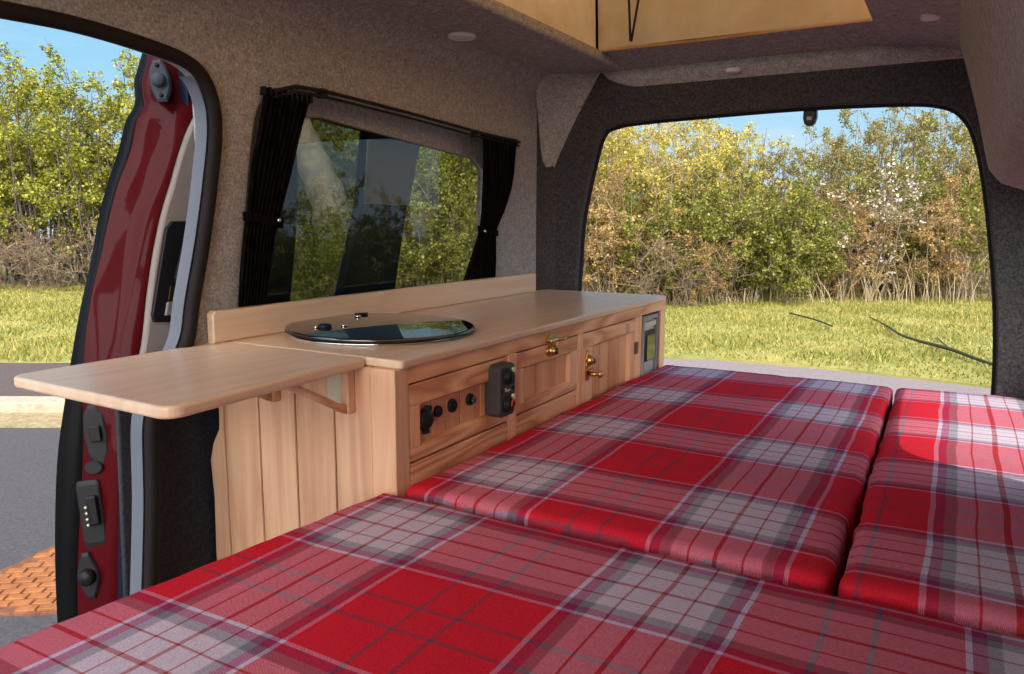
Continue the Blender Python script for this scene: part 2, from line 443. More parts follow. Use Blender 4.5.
# ================================================================== SETTING: the van body
# --- left wall with the sliding-door opening and the side window
open_edge = [(.632, .287), (.739, .289), (.866, .280), (.943, .264), (.976, .223), (.983, .162), (.968, .072), (.944, -.036),
             (.915, -.143), (.898, -.214), (.862, -.268), (.828, -.320), (.815, -.361), (.808, -.485), (.795, -.618), (.775, -.80)]
oe = [tuple(v)[:2] for v in smooth_path([(a, b, 0) for a, b in open_edge])]
door_hole = [(-.30, .287)] + oe + [(.76, -.855), (-.30, -.855)]
win_edge = [(1.027, -.21), (1.027, -.159), (1.058, .038), (1.087, .191), (1.12, .238), (1.179, .262), (1.264, .264), (1.536, .256),
            (1.86, .243), (1.99, .234), (2.02, .20), (2.005, .06), (1.965, -.16), (1.955, -.21)]
we = [tuple(v)[:2] for v in smooth_path([(a, b, 0) for a, b in win_edge])]
wall = MB()
up = [p for p in oe if p[1] > -.300]; lowp = [p for p in oe if p[1] <= -.290]
outer = [(-.75, .47), (2.36, .47), (2.36, -.302), (up[-1][0] + .03, -.302)] + up[::-1] + [(-.30, .287), (-.30, -.855), (-.75, -.855)]
wall.add(plate(outer, [we[::-1]], -.035, .006, 'x', WX))
# fillet to the ceiling (long cove) and the cant-rail end by the rear pillar
wall.grid(lambda u, v: Vector((WX + .075 * (1 - math.cos(v * PI / 2)) - .004, -.75 + u * 3.08,
                               .365 + .095 * math.sin(v * PI / 2) + .003 * math.sin(u * 23))), 40, 8)
def corner(u, v):
    z = .10 + .362 * v; xr = WX + .006 + .185 * v ** 1.25; x = WX + (xr - WX) * u
    return Vector((x + .004, 2.298 - .085 * v ** .8 * (1 - math.sin(u * PI / 2) ** 1.3), z))
wall.grid(corner, 14, 14)
wl = build('wall_left', wall, 'carpet', recalc=False)
struct(wl, 'grey carpet-lined left wall of the van with door opening and side window', 'wall')
# the outer skin of the body side, seen through the window as a dark-lined upper reveal
rv = MB()
rev = [(1.10, -.24), (1.12, .10), (1.20, .212), (1.325, .226), (1.611, .204), (1.95, .181), (2.0, .15), (1.99, -.24)]
rv.add(plate([(1.0, .33), (2.12, .33), (2.12, -.30), (1.0, -.30)], [rev[::-1]], -.02, .004, 'x', -1.248))
o = build('trim_window', rv, 'carpet'); struct(o, 'grey outer frame round the side window glass', 'window frame')
# glass
gb = MB(); gb.add(plate([(a, c) for a, c in rev], [], -.004, 0, 'x', -1.256))
o = build('window_1', gb, 'tint_glass'); struct(o, 'dark tinted glass of the side window behind the worktop', 'window')
# door seal: black rubber along the opening edge, a grey flange outside it
full = [(-.30, .287), (.2, .287), (.45, .287)] + oe
seal = MB(); seal.tube([(WX + .004, a, b) for a, b in off_path(full, .004)], .0125, 10)

o = build('trim_door_seal', seal, 'rubber_brown'); struct(o, 'black rubber seal round the sliding door opening', 'door seal')
fl = MB(); pth = off_path([p for p in full[2:] if p[1] < .262], -.010)
prev = None
for a, c in pth:
    vs = [fl.bm.verts.new((x, a + dy, c)) for x, dy in ((WX - .002, 0.), (WX - .015, -.001), (WX - .029, -.003), (WX - .034, .004))]
    if prev:
        for k in range(3): fl.bm.faces.new((prev[k], prev[k + 1], vs[k + 1], vs[k]))
    prev = vs
o = build('trim_door_flange', fl, 'flange_grey'); struct(o, 'thin grey metal flange beside the door seal', 'door flange')

# --- rear frame round the tailgate opening
ap = [(-1.001, .268), (-1.033, .161), (-1.065, .004), (-1.074, -.125), (-1.079, -.224), (-1.085, -.45), (-1.085, -.84), (.118, -.84), (.116, -.6), (.113, -.425),
      (.108, -.321), (.096, -.194), (.074, -.043), (.047, .106), (.017, .217), (-.018, .273), (-.066, .298), (-.158, .309),
      (-.406, .314), (-.684, .309), (-.87, .303), (-.955, .294)]
aps = [tuple(v)[:2] for v in smooth_path([(a, b, 0) for a, b in ap], True, 4)]
aps_in = off_path(aps + aps[:1], .0)[:-1]
rf = MB()
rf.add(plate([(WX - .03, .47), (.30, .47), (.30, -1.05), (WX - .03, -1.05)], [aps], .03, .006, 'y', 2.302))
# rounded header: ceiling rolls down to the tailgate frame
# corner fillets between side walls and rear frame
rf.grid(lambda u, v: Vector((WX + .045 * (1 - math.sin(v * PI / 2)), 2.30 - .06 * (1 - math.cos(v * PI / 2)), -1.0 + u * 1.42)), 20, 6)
o = build('wall_rear', rf, 'carpet_shade', recalc=False); struct(o, 'carpeted frame round the open tailgate, darkened for shade', 'wall')
sl2 = MB(); sl2.tube([(a, 2.333, b) for a, b in aps], .009, 8, True)
o = build('trim_tailgate_seal', sl2, 'rubber'); struct(o, 'black rubber seal on the tailgate opening', 'door seal')

# --- right wall with its (out of view) window, and the overhead rail
rw = MB()
qw = [(1.46, .02), (1.58, .065), (2.10, .085), (2.18, .0), (2.21, -.36), (1.55, -.36), (1.455, -.17), (1.448, -.08)]
qs = [tuple(v)[:2] for v in smooth_path([(a, b, 0) for a, b in qw], True, 4)]
rw.add(plate([(-.75, .47), (2.32, .47), (2.32, -1.05), (-.75, -1.05)], [qs[::-1]], .006, 0, 'x', RX))
def rail(u, v):
    y = -.7 + u * 2.88
    prof = [(.232, .096), (.18, .082), (.12, .072), (.075, .088), (.048, .12), (.036, .165), (.018, .24), (-.008, .33), (-.030, .40), (-.04, .47)]
    i = min(int(v * 9), 8); f = v * 9 - i
    x = prof[i][0] * (1 - f) + prof[i + 1][0] * f; z = prof[i][1] * (1 - f) + prof[i + 1][1] * f
    k = min(1., max(0., (2.18 - y) / .07)); k = math.sqrt(max(0., 1 - (1 - k) ** 2))
    return Vector((.23 + (x - .23) * k, y, z))
rw.grid(rail, 110, 36)
o = build('wall_right', rw, 'carpet', recalc=False); struct(o, 'grey carpet-lined right wall with bulging overhead rail', 'wall')
gb = MB(); gb.add(plate(qs, [], .003, 0, 'x', RX + .001)); o = build('window_2', gb, 'clear_glass'); struct(o, 'small window in the right side of the van', 'window')

# --- ceiling with the roof opening
ce = MB()
hole = rrect(-.925, -.200, -.55, 2.325, .012, 4)
ce.add(plate([(WX - .03, -.75), (.28, -.75), (.28, 2.34), (WX - .03, 2.34)], [hole], .03, .010, 'z', .455))
# rear lip of the opening, carpeted, rising backward-to-front
ce.grid(lambda u, v: Vector((-.985 + u * .79, 2.325 - .20 * v, .452 + .034 * v + .004 * math.sin(v * PI))), 12, 6)
ce.grid(lambda u, v: Vector((-1.0 + u * 1.0, 2.300 - .014 * math.sin(v * PI) * min(1., u * 12, (1 - u) * 12 + .2), .405 + .053 * (1 - (1 - v) * min(1., u * 9) ** .5))), 40, 8)
# right of the roof opening the lining curves down to the overhead rail
def rslope(u, v):
    x = -.206 + u * .305; drop = .075 * u ** 1.6; return Vector((x, -.7 + v * 2.995, .4535 - drop))
ce.grid(rslope, 14, 40)
ce.grid(lambda u, v: Vector((-.206 + u * .305, 2.295 + .03 * v, .4535 - .075 * u ** 1.6 + .05 * v)), 14, 3)
o = build('ceiling', ce, 'carpet', recalc=False); struct(o, 'grey carpet-lined ceiling round the open pop-up roof', 'ceiling')
fm = MB(); fm.box(WX - .03, RX + .03, -.75, 2.33, FLOOR - .05, FLOOR)
o = build('floor', fm, 'floor_mat'); struct(o, 'dark van floor under the bed', 'floor')
# lower wall beside the door step, dark felt over the wheel arch
lw = MB(); lw.add(plate([(.80, -.25), (2.30, -.25), (2.30, -.86), (.78, -.86)], [], -.012, .003, 'x', WX - .052))
o = build('trim_wheel_arch', lw, 'dark_felt'); struct(o, 'dark blue-black felt lining below the door seal', 'wall lining')

# ================================================================== POP-UP ROOF
root = thing('roof_canvas', (-.57, .8, .47), 'tan canvas side wall of the raised pop-up roof', 'roof canvas')
cv = MB()
def wr(p, a=.012):
    q = Vector((p[0] * 3.1, p[1] * 2.3, p[2] * 5.)); return mnoise.noise(q) * a
def cside(x, out):
    def f(u, v):
        y = -.56 + u * 2.72; z = .455 + v * .64
        bow = .02 * math.sin(v * PI) * out
        return Vector((x + out * .02 * v + bow + wr((x, y, z)), y, z))
    return f
cv.grid(cside(-.935, -1), 90, 22); cv.grid(cside(-.195, 1), 90, 22)
def crear(u, v):
    x = -.96 + u * .785; z = .478 + v * .62
    fold = .010 * math.exp(-((z - .60 - .18 * (u - .1)) / .02) ** 2) if u < .5 else 0
    return Vector((x - .02 * v * (1 - 2 * u), 2.122 + .015 * math.sin(v * PI) + wr((x, 9., z), .014) + fold, z))
cv.grid(crear, 50, 24)
build('canvas_wall', cv, 'canvas', root)
sm = MB()
sm.tube([(-.936 - .02 * t, 2.118, .482 + .60 * t) for t in [i / 10 for i in range(11)]], .004, 6)
sm.tube([(-.929, -.5 + 2.6 * t, .463) for t in [i / 20 for i in range(21)]], .0035, 6)
build('seam', sm, 'curtain_cloth', root)
lid = MB(); lid.box(-1.02, -.12, -.65, 2.22, 1.075, 1.115, .015, 3)
o = build('pop_up_roof', lid, 'roof_shell', origin=(-.57, .8, 1.075)); tag(o, 'raised pop-up roof lid on top of the tan canvas', 'roof')
cd = MB()
cd.tube([(-.838, 2.085, .760), (-.835, 2.085, .66), (-.828, 2.083, .58), (-.8205, 2.080, .489)], .0036, 8)
cd.tube([(-.775, 2.085, .760), (-.790, 2.085, .66), (-.804, 2.083, .58), (-.8175, 2.079, .487)], .0036, 8)
o = build('elastic_cord', cd, 'cord_black', origin=(-.819, 2.08, .487)); tag(o, 'black elastic cord hanging in a V on the tan roof canvas', 'cord')

# --- ceiling lamps
def lamp(name, loc, r, label, nrm=(0, 0, -1)):
    t = thing(name, loc, label, 'ceiling light', None)
    b = MB(); b.lathe([(r * .55, -.002), (r, -.002), (r * 1.02, .003), (r, .007), (r * .86, .009)], loc, nrm, 28); build('lamp_rim', b, 'white_plastic', t)
    b = MB(); b.lathe([(r * .85, .006), (r * .8, .0085), (r * .4, .0105), (.0002, .011)], loc, nrm, 24); build('lamp_lens', b, 'lens', t)
    return t
lamp('ceiling_light', (-1.103, 1.672, .4545), .034, 'round white ceiling light on the carpet left of the roof opening')
lamp('ceiling_light', (-.585, 2.272, .424), .020, 'small flush ceiling light in the header above the tailgate opening')
lamp('ceiling_light', (-.088, 1.955, .4395), .019, 'small white ceiling light on the carpet right of the roof opening')

# --- tailgate latch hanging over the opening
t = thing('tailgate_latch', (-.385, 2.345, .315), 'black plastic latch hanging from the top of the tailgate opening', 'latch')
b = MB(); b.prism([(-.402, .318), (-.368, .318), (-.367, .288), (-.372, .272), (-.380, .266), (-.391, .266), (-.399, .272), (-.403, .288)], 1, 2.336, 2.362, .003)
build('latch_body', b, 'black_plastic', t)
b = MB(); b.box(-.393, -.377, 2.331, 2.337, .279, .292, .002); build('latch_slot', b, 'gunmetal', t)

# ================================================================== KITCHEN
FX = -.757
root = thing('kitchen_cabinet', (-.975, 1.6, FLOOR), 'low pine kitchen cabinet along the left wall of the van', 'cabinet')
# end panel of vertical boards, left edge scribed to the wheel arch
b = MB(); ypl, yt = .9525, .018
edges = [-1.167, -1.0735, -.9825, -.8915, -.8085]
b.prism([(-1.186, -.236), (-1.169, -.236), (-1.169, FLOOR), (-1.209, FLOOR), (-1.210, -.64), (-1.206, -.53), (-1.211, -.455), (-1.200, -.42), (-1.182, -.39), (-1.180, -.36)], 1, ypl, ypl + yt, .002)
for a, c in zip(edges, edges[1:]): b.box(a + .0018, c - .0018, ypl, ypl + yt, FLOOR, -.236, .0025, 2)
b.box(-1.17, FX - .02, ypl + .006, ypl + yt - .002, FLOOR, -.24, 0, mat=1)
build('end_panel', b, ['wood_end', 'groove'], root)
b = MB(); b.box(-.8068, FX, .948, .985, FLOOR, -.235, .002); build('corner_post', b, 'wood_end', root)
# face frame
b = MB(); th = .018
def fbox(y0, y1, z0, z1, x1=FX, bev=.0018, m=0, x0=None): b.box(FX - th if x0 is None else x0, x1, y0, y1, z0, z1, bev, 2, m)
fbox(.985, 2.262, -.2635, -.235)
build('top_rail', b, 'wood_rail', root)
for y0, y1 in ((1.3085, 1.3425), (1.634, 1.6665), (2.0125, 2.061), (2.222, 2.262)):
    b = MB(); fbox(y0, y1, FLOOR, -.2635); build('stile', b, 'wood_stile', root)
b = MB(); b.box(-1.03, FX - th - .001, 2.23, 2.252, FLOOR, -.237, .002)
build('back_panel', b, 'wood_end', root)
b = MB(); b.box(FX - .06, FX - .028, .99, 2.235, FLOOR, -.25, 0); b.box(FX - .03, FX - .006, 2.184, 2.222, FLOOR, -.264, 0)
build('backing', b, 'groove', root)
def framed(name, y0, y1, z0, z1, iy0, iy1, iz0, iz1, boards, parent):
    """frame-and-board panel: four members round recessed tongue-and-groove boards"""
    g = .0016; q = MB(); x0, x1 = FX - .02, FX - .0005
    q.box(x0, x1, y0 + g, y1 - g, iz1, z1 - g, .0018, 2, 0); q.box(x0, x1, y0 + g, y1 - g, z0 + g, iz0, .0018, 2, 0)
    q.box(x0, x1, y0 + g, iy0, iz0, iz1, .0018, 2, 1); q.box(x0, x1, iy1, y1 - g, iz0, iz1, .0018, 2, 1)
    # sloping inner moulding
    for (ya, yb) in ((iy0, iy0 + .006), (iy1, iy1 - .006)):
        q.prism([(FX - .001, ya), (FX - .010, yb), (FX - .012, ya)], 2, iz0, iz1, 0, mat=1)
    for (za, zb) in ((iz0, iz0 + .005), (iz1, iz1 - .005)):
        q.prism([(FX - .001, za), (FX - .010, zb), (FX - .012, za)], 1, iy0, iy1, 0, mat=0)
    r = build(name, q, ['wood_rail', 'wood_stile'], parent)
    q = MB(); q.box(FX - .026, FX - .018, iy0 - .002, iy1 + .002, iz0 - .002, iz1 + .002, 0, mat=1)
    ed = [iy0] + boards + [iy1]
    for a, c in zip(ed, ed[1:]): q.box(FX - .019, FX - .009, a + .0016, c - .0016, iz0, iz1, .0022, 2, 0)
    build('inset_boards', q, ['wood_board', 'groove'], r)
    return r
socket_panel = framed('socket_panel', .985, 1.3085, -.398, -.2645, 1.015, 1.278, -.374, -.303, [1.057, 1.105, 1.148, 1.215], root)
flap_door = framed('flap_door', 1.3425, 1.634, -.3945, -.2645, 1.373, 1.594, -.374, -.300, [1.442, 1.52], root)
cup_door = framed('cupboard_door', 1.6665, 2.0125, -.62, -.2645, 1.722, 1.972, -.58, -.302, [1.782, 1.846, 1.91], root)
for y0, y1, z in ((.985, 1.3085, -.4), (1.3425, 1.634, -.3965)):
    b = MB(); b.box(FX - .02, FX - .0005, y0 + .0016, y1 - .0016, -.62, z, .002); build('lower_panel', b, 'wood_rail', root)
# four round sockets on the socket panel
def socket(y, z, r, cap, mat='black_plastic'):
    q = MB(); q.lathe([(r * .8, 0), (r, .001), (r, .004), (r * .92, .007), (r * .62, .0075), (r * .6, .005), (r * .45, .005), (r * .43, .007), (.0003, .0075)], (FX - .0095, y, z), 'x', 28)
    if cap:
        q.lathe([(r * .86, .005), (r * .84, .009), (r * .75, .011), (r * .3, .0115), (.0003, .0115)], (FX - .0095, y, z), 'x', 28)
        q.box(FX - .005, FX + .006, y - .005, y + .005, z + r * .8, z + r * 1.25, .0015); q.box(FX - .008, FX - .002, y - .007, y + .007, z - r * 1.3, z - r * .8, .001)
    return build('power_socket', q, mat, socket_panel)
socket(1.036, -.334, .0195, True); socket(1.074, -.3285, .0105, False); socket(1.118, -.3275, .0125, False)
s4 = socket(1.177, -.328, .0115, False)
q = MB(); q.lathe([(.006, 0), (.006, .003), (.0003, .0045)], (FX + .001, 1.177, -.328), 'x', 20); build('socket_cap', q, 'grey_plastic', s4)
# switch box
q = MB(); q.prism([(y, z) for y, z in rrect(1.233, 1.293, -.375, -.272, .012, 4)], 0, FX - .012, FX + .025, .004, 3)
box = build('switch_box', q, 'box_plastic', socket_panel)
for zc, mk in ((-.297, False), (-.350, True)):
    q = MB(); q.lathe([(.0165, 0), (.0165, .003), (.0135, .005), (.0125, .008), (.0115, .010), (.0003, .0105)], (FX + .025, 1.262, zc), 'x', 26)
    q.box(FX + .033, FX + .038, 1.2595, 1.2645, zc - .011, zc + .011, .001)
    kb = build('knob', q, 'black_plastic', box)
    q = MB(); q.box(FX + .024, FX + .029, 1.277, 1.287, zc + .006, zc + .016, .001); build('indicator', q, 'cream_plastic', box)
    if mk:
        q = MB()
        q.tube([(FX + .0385, 1.262 + .0075 * math.cos(a), zc + .0105 * math.sin(a)) for a in [i * PI / 9 - PI * .4 for i in range(14)]], .0011, 6)
        build('knob_mark', q, 'orange_mark', kb)
q = MB()
for a, c, h in ((1.254, 1.2568, .007), (1.259, 1.261, .003), (1.2625, 1.2645, .003), (1.266, 1.268, .003), (1.2695, 1.2715, .0035)):
    q.box(FX + .025, FX + .0256, a, c, -.3255, -.3255 + h, 0)
build('logo', q, 'white_plastic', box)
q = MB()
for y, z in ((1.243, -.322), (1.285, -.322)):
    q = MB(); q.lathe([(.0042, 0), (.0042, .001), (.0003, .0012)], (FX + .025, y, z), 'x', 14); build('screw', q, 'black_plastic', box)

# brass catches
def catch(cy, cz, parent, vertical):
    def P(a, c, h): return (FX + h, cy + a, cz + c) if not vertical else (FX + h, cy + c * .55, cz + a)
    r = MB()
    oval = lambda ca, cc, ra, rc: [((cy + ca + ra * math.cos(t), cz + cc + rc * math.sin(t)) if not vertical else (cy + .6 * (cc + rc * math.sin(t)), cz + ca + ra * math.cos(t))) for t in [k * PI / 10 for k in range(20)]]
    if not vertical:
        r.prism(oval(0, .013, .026, .010), 0, FX - .001, FX + .004, .0012)
        r.prism(oval(-.002, -.013, .024, .013), 0, FX - .001, FX + .004, .0012)
    else:
        r.prism(oval(.0, 0, .038, .017), 0, FX - .001, FX + .004, .0012)
    pl = build('latch', r, 'brass', parent)
    return pl
c1 = catch(1.495, -.268, flap_door, False)
q = MB(); q.box(FX + .003, FX + .013, 1.473, 1.512, -.262, -.253, .003, 3); q.tube([(FX + .010, 1.505, -.258), (FX + .016, 1.522, -.258), (FX + .017, 1.532, -.256)], [.004, .0038, .005], 10)
q.lathe([(.012, .003), (.013, .006), (.010, .009), (.0085, .011), (.0095, .013), (.007, .015), (.0003, .0155)], (FX, 1.492, -.281), 'x', 22)
q.box(FX + .003, FX + .009, 1.509, 1.516, -.292, -.258, .002, 2)
build('latch_lever', q, 'brass', flap_door)
q = MB(); q.lathe([(.0075, 0), (.0075, .0012), (.0003, .0014)], (FX + .015, 1.492, -.281), 'x', 18); build('latch_keyhole', q, 'dark_brass', flap_door)
c2 = catch(1.687, -.346, cup_door, True)
q = MB(); q.lathe([(.012, .003), (.013, .008), (.010, .013), (.009, .018), (.0003, .019)], (FX, 1.689, -.333), 'x', 22)
q.box(FX + .003, FX + .012, 1.679, 1.700, -.356, -.347, .002, 2)
q.tube([(FX + .006, 1.690, -.366), (FX + .018, 1.694, -.367), (FX + .028, 1.698, -.366)], [.006, .0055, .0065], 12)
q.lathe([(.003, 0), (.008, .002), (.0095, .006), (.007, .011), (.0003, .012)], (FX + .026, 1.698, -.366), 'x', 18)
build('latch_lever', q, 'brass', cup_door)
q = MB(); q.lathe([(.0062, 0), (.0062, .0012), (.0003, .0014)], (FX + .0185, 1.689, -.333), 'x', 18); build('latch_keyhole', q, 'dark_brass', cup_door)
q = MB(); q.box(FX - .001, FX + .005, 2.006, 2.026, -.366, -.332, .002, 2); build('hinge', q, 'red_brown', cup_door)
q = MB(); q.box(FX - .001, FX + .0006, 1.938, 1.966, -.297, -.274, 0); build('paper_label', q, 'pink_label', cup_door)

# fuse box let into the far end of the cabinet face
t = thing('fuse_box', (FX, 2.122, -.50), 'dark metal fuse box with smoked flap at the far end of the cabinet front', 'fuse box')
b = MB(); b.add(plate([(2.062, -.62), (2.183, -.62), (2.183, -.268), (2.062, -.268)], [[(2.071, -.60), (2.071, -.279), (2.174, -.279), (2.174, -.60)]], .018, .002, 'x', FX - .012)); build('frame', b, 'gunmetal', t)
b = MB(); b.box(FX - .02, FX - .004, 2.071, 2.174, -.60, -.279, .001)
b.prism([(FX - .006, -.283), (FX + .004, -.286), (FX + .004, -.300), (FX - .006, -.304)], 1, 2.076, 2.17, .0008)
build('cover', b, 'steel', t)
b = MB(); b.prism(rrect(2.083, 2.166, -.402, -.312, .006, 3), 0, FX - .006, FX + .002, .001); build('window_recess', b, 'black_plastic', t)
b = MB(); b.prism(rrect(2.096, 2.164, -.399, -.325, .004, 3), 0, FX + .0012, FX + .005, .001); build('flap', b, 'smoked_glass', t)

# the whole cabinet front stands a touch further out
for o_ in list(bpy.data.objects):
    r_ = o_
    while r_.parent: r_ = r_.parent
    if r_.name.startswith(('kitchen_cabinet', 'fuse_box')) and o_.type == 'MESH':
        base = Vector(o_['_w'])
        for v_ in o_.data.vertices:
            w_ = (v_.co + base) * 1.022; w_.z = max(w_.z, FLOOR); v_.co = w_ - base
# worktop
b = MB()
wt_out = []
for cx, cy, r, a0 in ((-.776, 2.287, .010, 0), (-1.189, 2.29, .004, 90), (-1.189, .984, .004, 180), (-.778, .990, .010, 270)):
    for i in range(7):
        a = math.radians(a0 + 15 * i); wt_out.append((cx + r * math.cos(a), cy + r * math.sin(a)))
root = thing('worktop', (-.98, 1.6, -.2455), 'long pale wood worktop on the kitchen cabinet', 'worktop')
b.prism(wt_out, 2, -.2405, -.2255, .004, 4); build('slab', b, 'wood_top', root, smooth=False)
b = MB(); b.prism([(.946, -.2253), (2.205, -.2253), (2.205, -.170), (2.201, -.166), (.952, -.166), (.946, -.172)], 0, WX + .002, WX + .021, .003, 3)
build('upstand', b, 'wood_top', root)

# fold-out flap on brackets at the near end
root = thing('worktop_flap', (-1.0, .79, -.2455), 'pale wood fold-out flap reaching past the worktop toward the sliding door', 'worktop flap')
b = MB(); fo = []
for cx, cy, r, a0 in ((-.848, .971, .008, 0), (-1.184, .971, .008, 90), (-1.163, .618, .026, 180), (-.838, .606, .024, 270)):
    for i in range(7):
        a = math.radians(a0 + 15 * i); fo.append((cx + r * math.cos(a), cy + r * math.sin(a)))
b.prism(fo, 2, -.2425, -.2255, .005, 4); build('leaf', b, 'wood_top', root)
for dx in (0, -.175):
    b = MB()
    b.box(-.878 + dx, -.861 + dx, .955, .9735, -.322, -.243, .003)
    br = build('bracket', b, 'wood_end', root)
    b = MB(); b.tube([(-.8695 + dx, .958, -.316), (-.862 + dx, .83, -.250)], .0075, 4); build('strut', b, 'wood_end', br)
    b = MB(); b.box(-.920 + dx, -.882 + dx, .968, .9735, -.312, -.246, .001); b.tube([(-.880 + dx, .969, -.318), (-.880 + dx, .969, -.246)], .004, 8)
    build('hinge_plate', b, 'gold_metal', br)

# hob with its glass lid
HC = (-1.006, 1.222); hz0 = -.2255
root = thing('hob', (HC[0], HC[1], hz0), 'round glass-lidded hob let into the worktop', 'hob')
b = MB(); b.lathe([(.150, .0), (.178, .0), (.181, .003), (.178, .005), (.15, .005)], (*HC, hz0), 'z', 72); build('steel_rim', b, 'chrome', root)
b = MB(); b.lathe([(.183, .0065), (.188, .007), (.190, .0095), (.188, .012), (.184, .0125), (.0003, .0125)], (*HC, hz0), 'z', 96); build('glass_lid', b, 'hob_glass', root)
b = MB(); b.lathe([(.1835, .0045), (.1900, .0055), (.1902, .0078), (.1835, .0078)], (*HC, hz0), 'z', 96); build('lid_seal', b, 'black_plastic', root)
for k, (dx, dy, mat, r) in enumerate(((-.062, -.098, 'navy_paint', .013), (-.045, -.062, 'chrome', .006), (-.115, .06, 'chrome', .006), (-.072, -.112, 'chrome', .005))):
    b = MB(); b.lathe([(r, .0124), (r * 1.05, .015), (r * .9, .0195 if k == 0 else .0165), (.0003, .0205 if k == 0 else .017)], (HC[0] + dx, HC[1] + dy, hz0), 'z', 20)
    build('knob' if k == 0 else 'stud', b, mat, root)
b = MB(); b.tube([(HC[0] - .150, HC[1] + .09, hz0 + .0135), (HC[0] - .135, HC[1] + .115, hz0 + .0135)], .0022, 10); build('hinge', b, 'black_plastic', root)

for o_ in root.children:
    if o_.name.startswith(('glass_lid', 'lid_seal', 'knob', 'stud', 'hinge')) and o_.parent == root:
        base = Vector(o_['_w'])
        for v_ in o_.data.vertices:
            w_ = v_.co + base; v_.co.z += (HC[0] + .19 - w_.x) * math.tan(math.radians(.9))

# ================================================================== BED
def cushion(name, quad, z1, thick, r, mat, label, seed, puff=.006):
    """rounded slab between four corners (near-left, near-right, far-right, far-left)"""
    rnd = Vector((seed * 3.1, seed * 1.7, seed))
    q = [Vector((*p, 0)) for p in quad]
    Lx = ((q[1] - q[0]).length + (q[2] - q[3]).length) / 2; Ly = ((q[3] - q[0]).length + (q[2] - q[1]).length) / 2
    hx, hy, hz = Lx / 2, Ly / 2, thick / 2
    bm = bmesh.new(); bmesh.ops.create_cube(bm, size=2.)
    nx, ny, nz = max(12, int(Lx / .014)), max(12, int(Ly / .014)), 9
    ex, ey, ez = [], [], []
    for e in bm.edges:
        d = e.verts[0].co - e.verts[1].co
        (ex if abs(d.x) > 1 else ey if abs(d.y) > 1 else ez).append(e)
    bm.free(); mb = MB()
    def warp(p):                                   # p in -1..1 cube -> rounded slab
        P = Vector((p.x * hx, p.y * hy, p.z * hz))
        Q = Vector((max(-hx + r, min(hx - r, P.x)), max(-hy + r, min(hy - r, P.y)), max(-hz + r, min(hz - r, P.z))))
        D = P - Q
        if D.length > 1e-9: P = Q + D.normalized() * r
        u, v = (P.x / hx + 1) / 2, (P.y / hy + 1) / 2
        g = (q[0] * (1 - u) + q[1] * u) * (1 - v) + (q[3] * (1 - u) + q[2] * u) * v
        crown = puff * (1 - abs(P.x / hx) ** 4) * (1 - abs(P.y / hy) ** 4) if p.z > 0 else 0
        w = Vector((g.x, g.y, z1 - hz + P.z + crown))
        n1 = mnoise.noise(Vector((w.x * 4, w.y * 4, w.z * 4)) + rnd); n2 = mnoise.noise(Vector((w.x * 22, w.y * 22, w.z * 9)) + rnd)
        n3 = mnoise.noise(Vector((w.x * 46, w.y * 46, w.z * 6)) + rnd)
        edge = min(1., max(0., (max(abs(P.x) / hx, abs(P.y) / hy) - .9) / .1)); side = 1. if abs(p.z) < .999 else 0.
        w.z += .0025 * n1 + .0012 * n2 * edge
        out = Vector((P.x / hx if abs(P.x) > hx - r * 1.2 else 0, P.y / hy if abs(P.y) > hy - r * 1.2 else 0, 0))
        w += out * (.0035 * n1 + .004 * n2 + .002 * n3) 
        return w
    def face(fix, s, na, nb):
        def f(u, v):
            a, c = u * 2 - 1, v * 2 - 1
            return warp(Vector((s, a, c)) if fix == 0 else Vector((a, s, c)) if fix == 1 else Vector((a, c, s)))
        mb.grid(f, na, nb)
    # concentrate rows near the edges: reparametrise
    face(2, 1, nx, ny); face(2, -1, 12, 12); face(0, 1, ny, 10); face(0, -1, ny, 10); face(1, 1, nx, 10); face(1, -1, nx, 10)
    bmesh.ops.remove_doubles(mb.bm, verts=mb.bm.verts[:], dist=2e-4)
    o = build(name, mb, mat, origin=(0, 0, 0), smooth=True)
    return tag(o, label, 'cushion')
cm = cushion('bed_cushion', [(-.772, .979), (-.104, .979), (-.121, 2.288), (-.766, 2.296)], -.4385, .085, .015, 'tartan_middle',
             'red tartan mattress cushion beside the kitchen cabinet', 1)
cs = cushion('bed_cushion', [(-.096, .979), (.228, .979), (.226, 2.310), (-.113, 2.290)], -.4385, .085, .015, 'tartan_side',
             'red tartan cushion under the sun patch, by the right wall', 2)
cf = cushion('bed_cushion', [(-.900, -.12), (.226, -.12), (.226, .966), (-.800, .966)], -.444, .085, .018, 'tartan_front',
             'wide red tartan cushion across the near end of the bed', 3, .004)
b = MB()
b.prism([(-.86, -.10), (.222, -.10), (.222, .962), (-.79, .962)], 2, -.556, -.531, .003)
b.prism([(-.748, .985), (.222, .985), (.222, 2.28), (-.742, 2.28)], 2, -.556, -.526, .003)
root = thing('bed_platform', (-.3, 1.1, FLOOR), 'wooden bed base under the tartan cushions', 'bed base')
build('bed_board', b, 'wood_end', root)
for x, y in ((-.70, .0), (.15, .0), (-.70, .90), (.15, .90), (-.70, 2.2), (.15, 2.2)):
    b = MB(); b.box(x - .03, x + .03, y - .03, y + .03, FLOOR, -.556, .003); build('leg', b, 'wood_end', root)

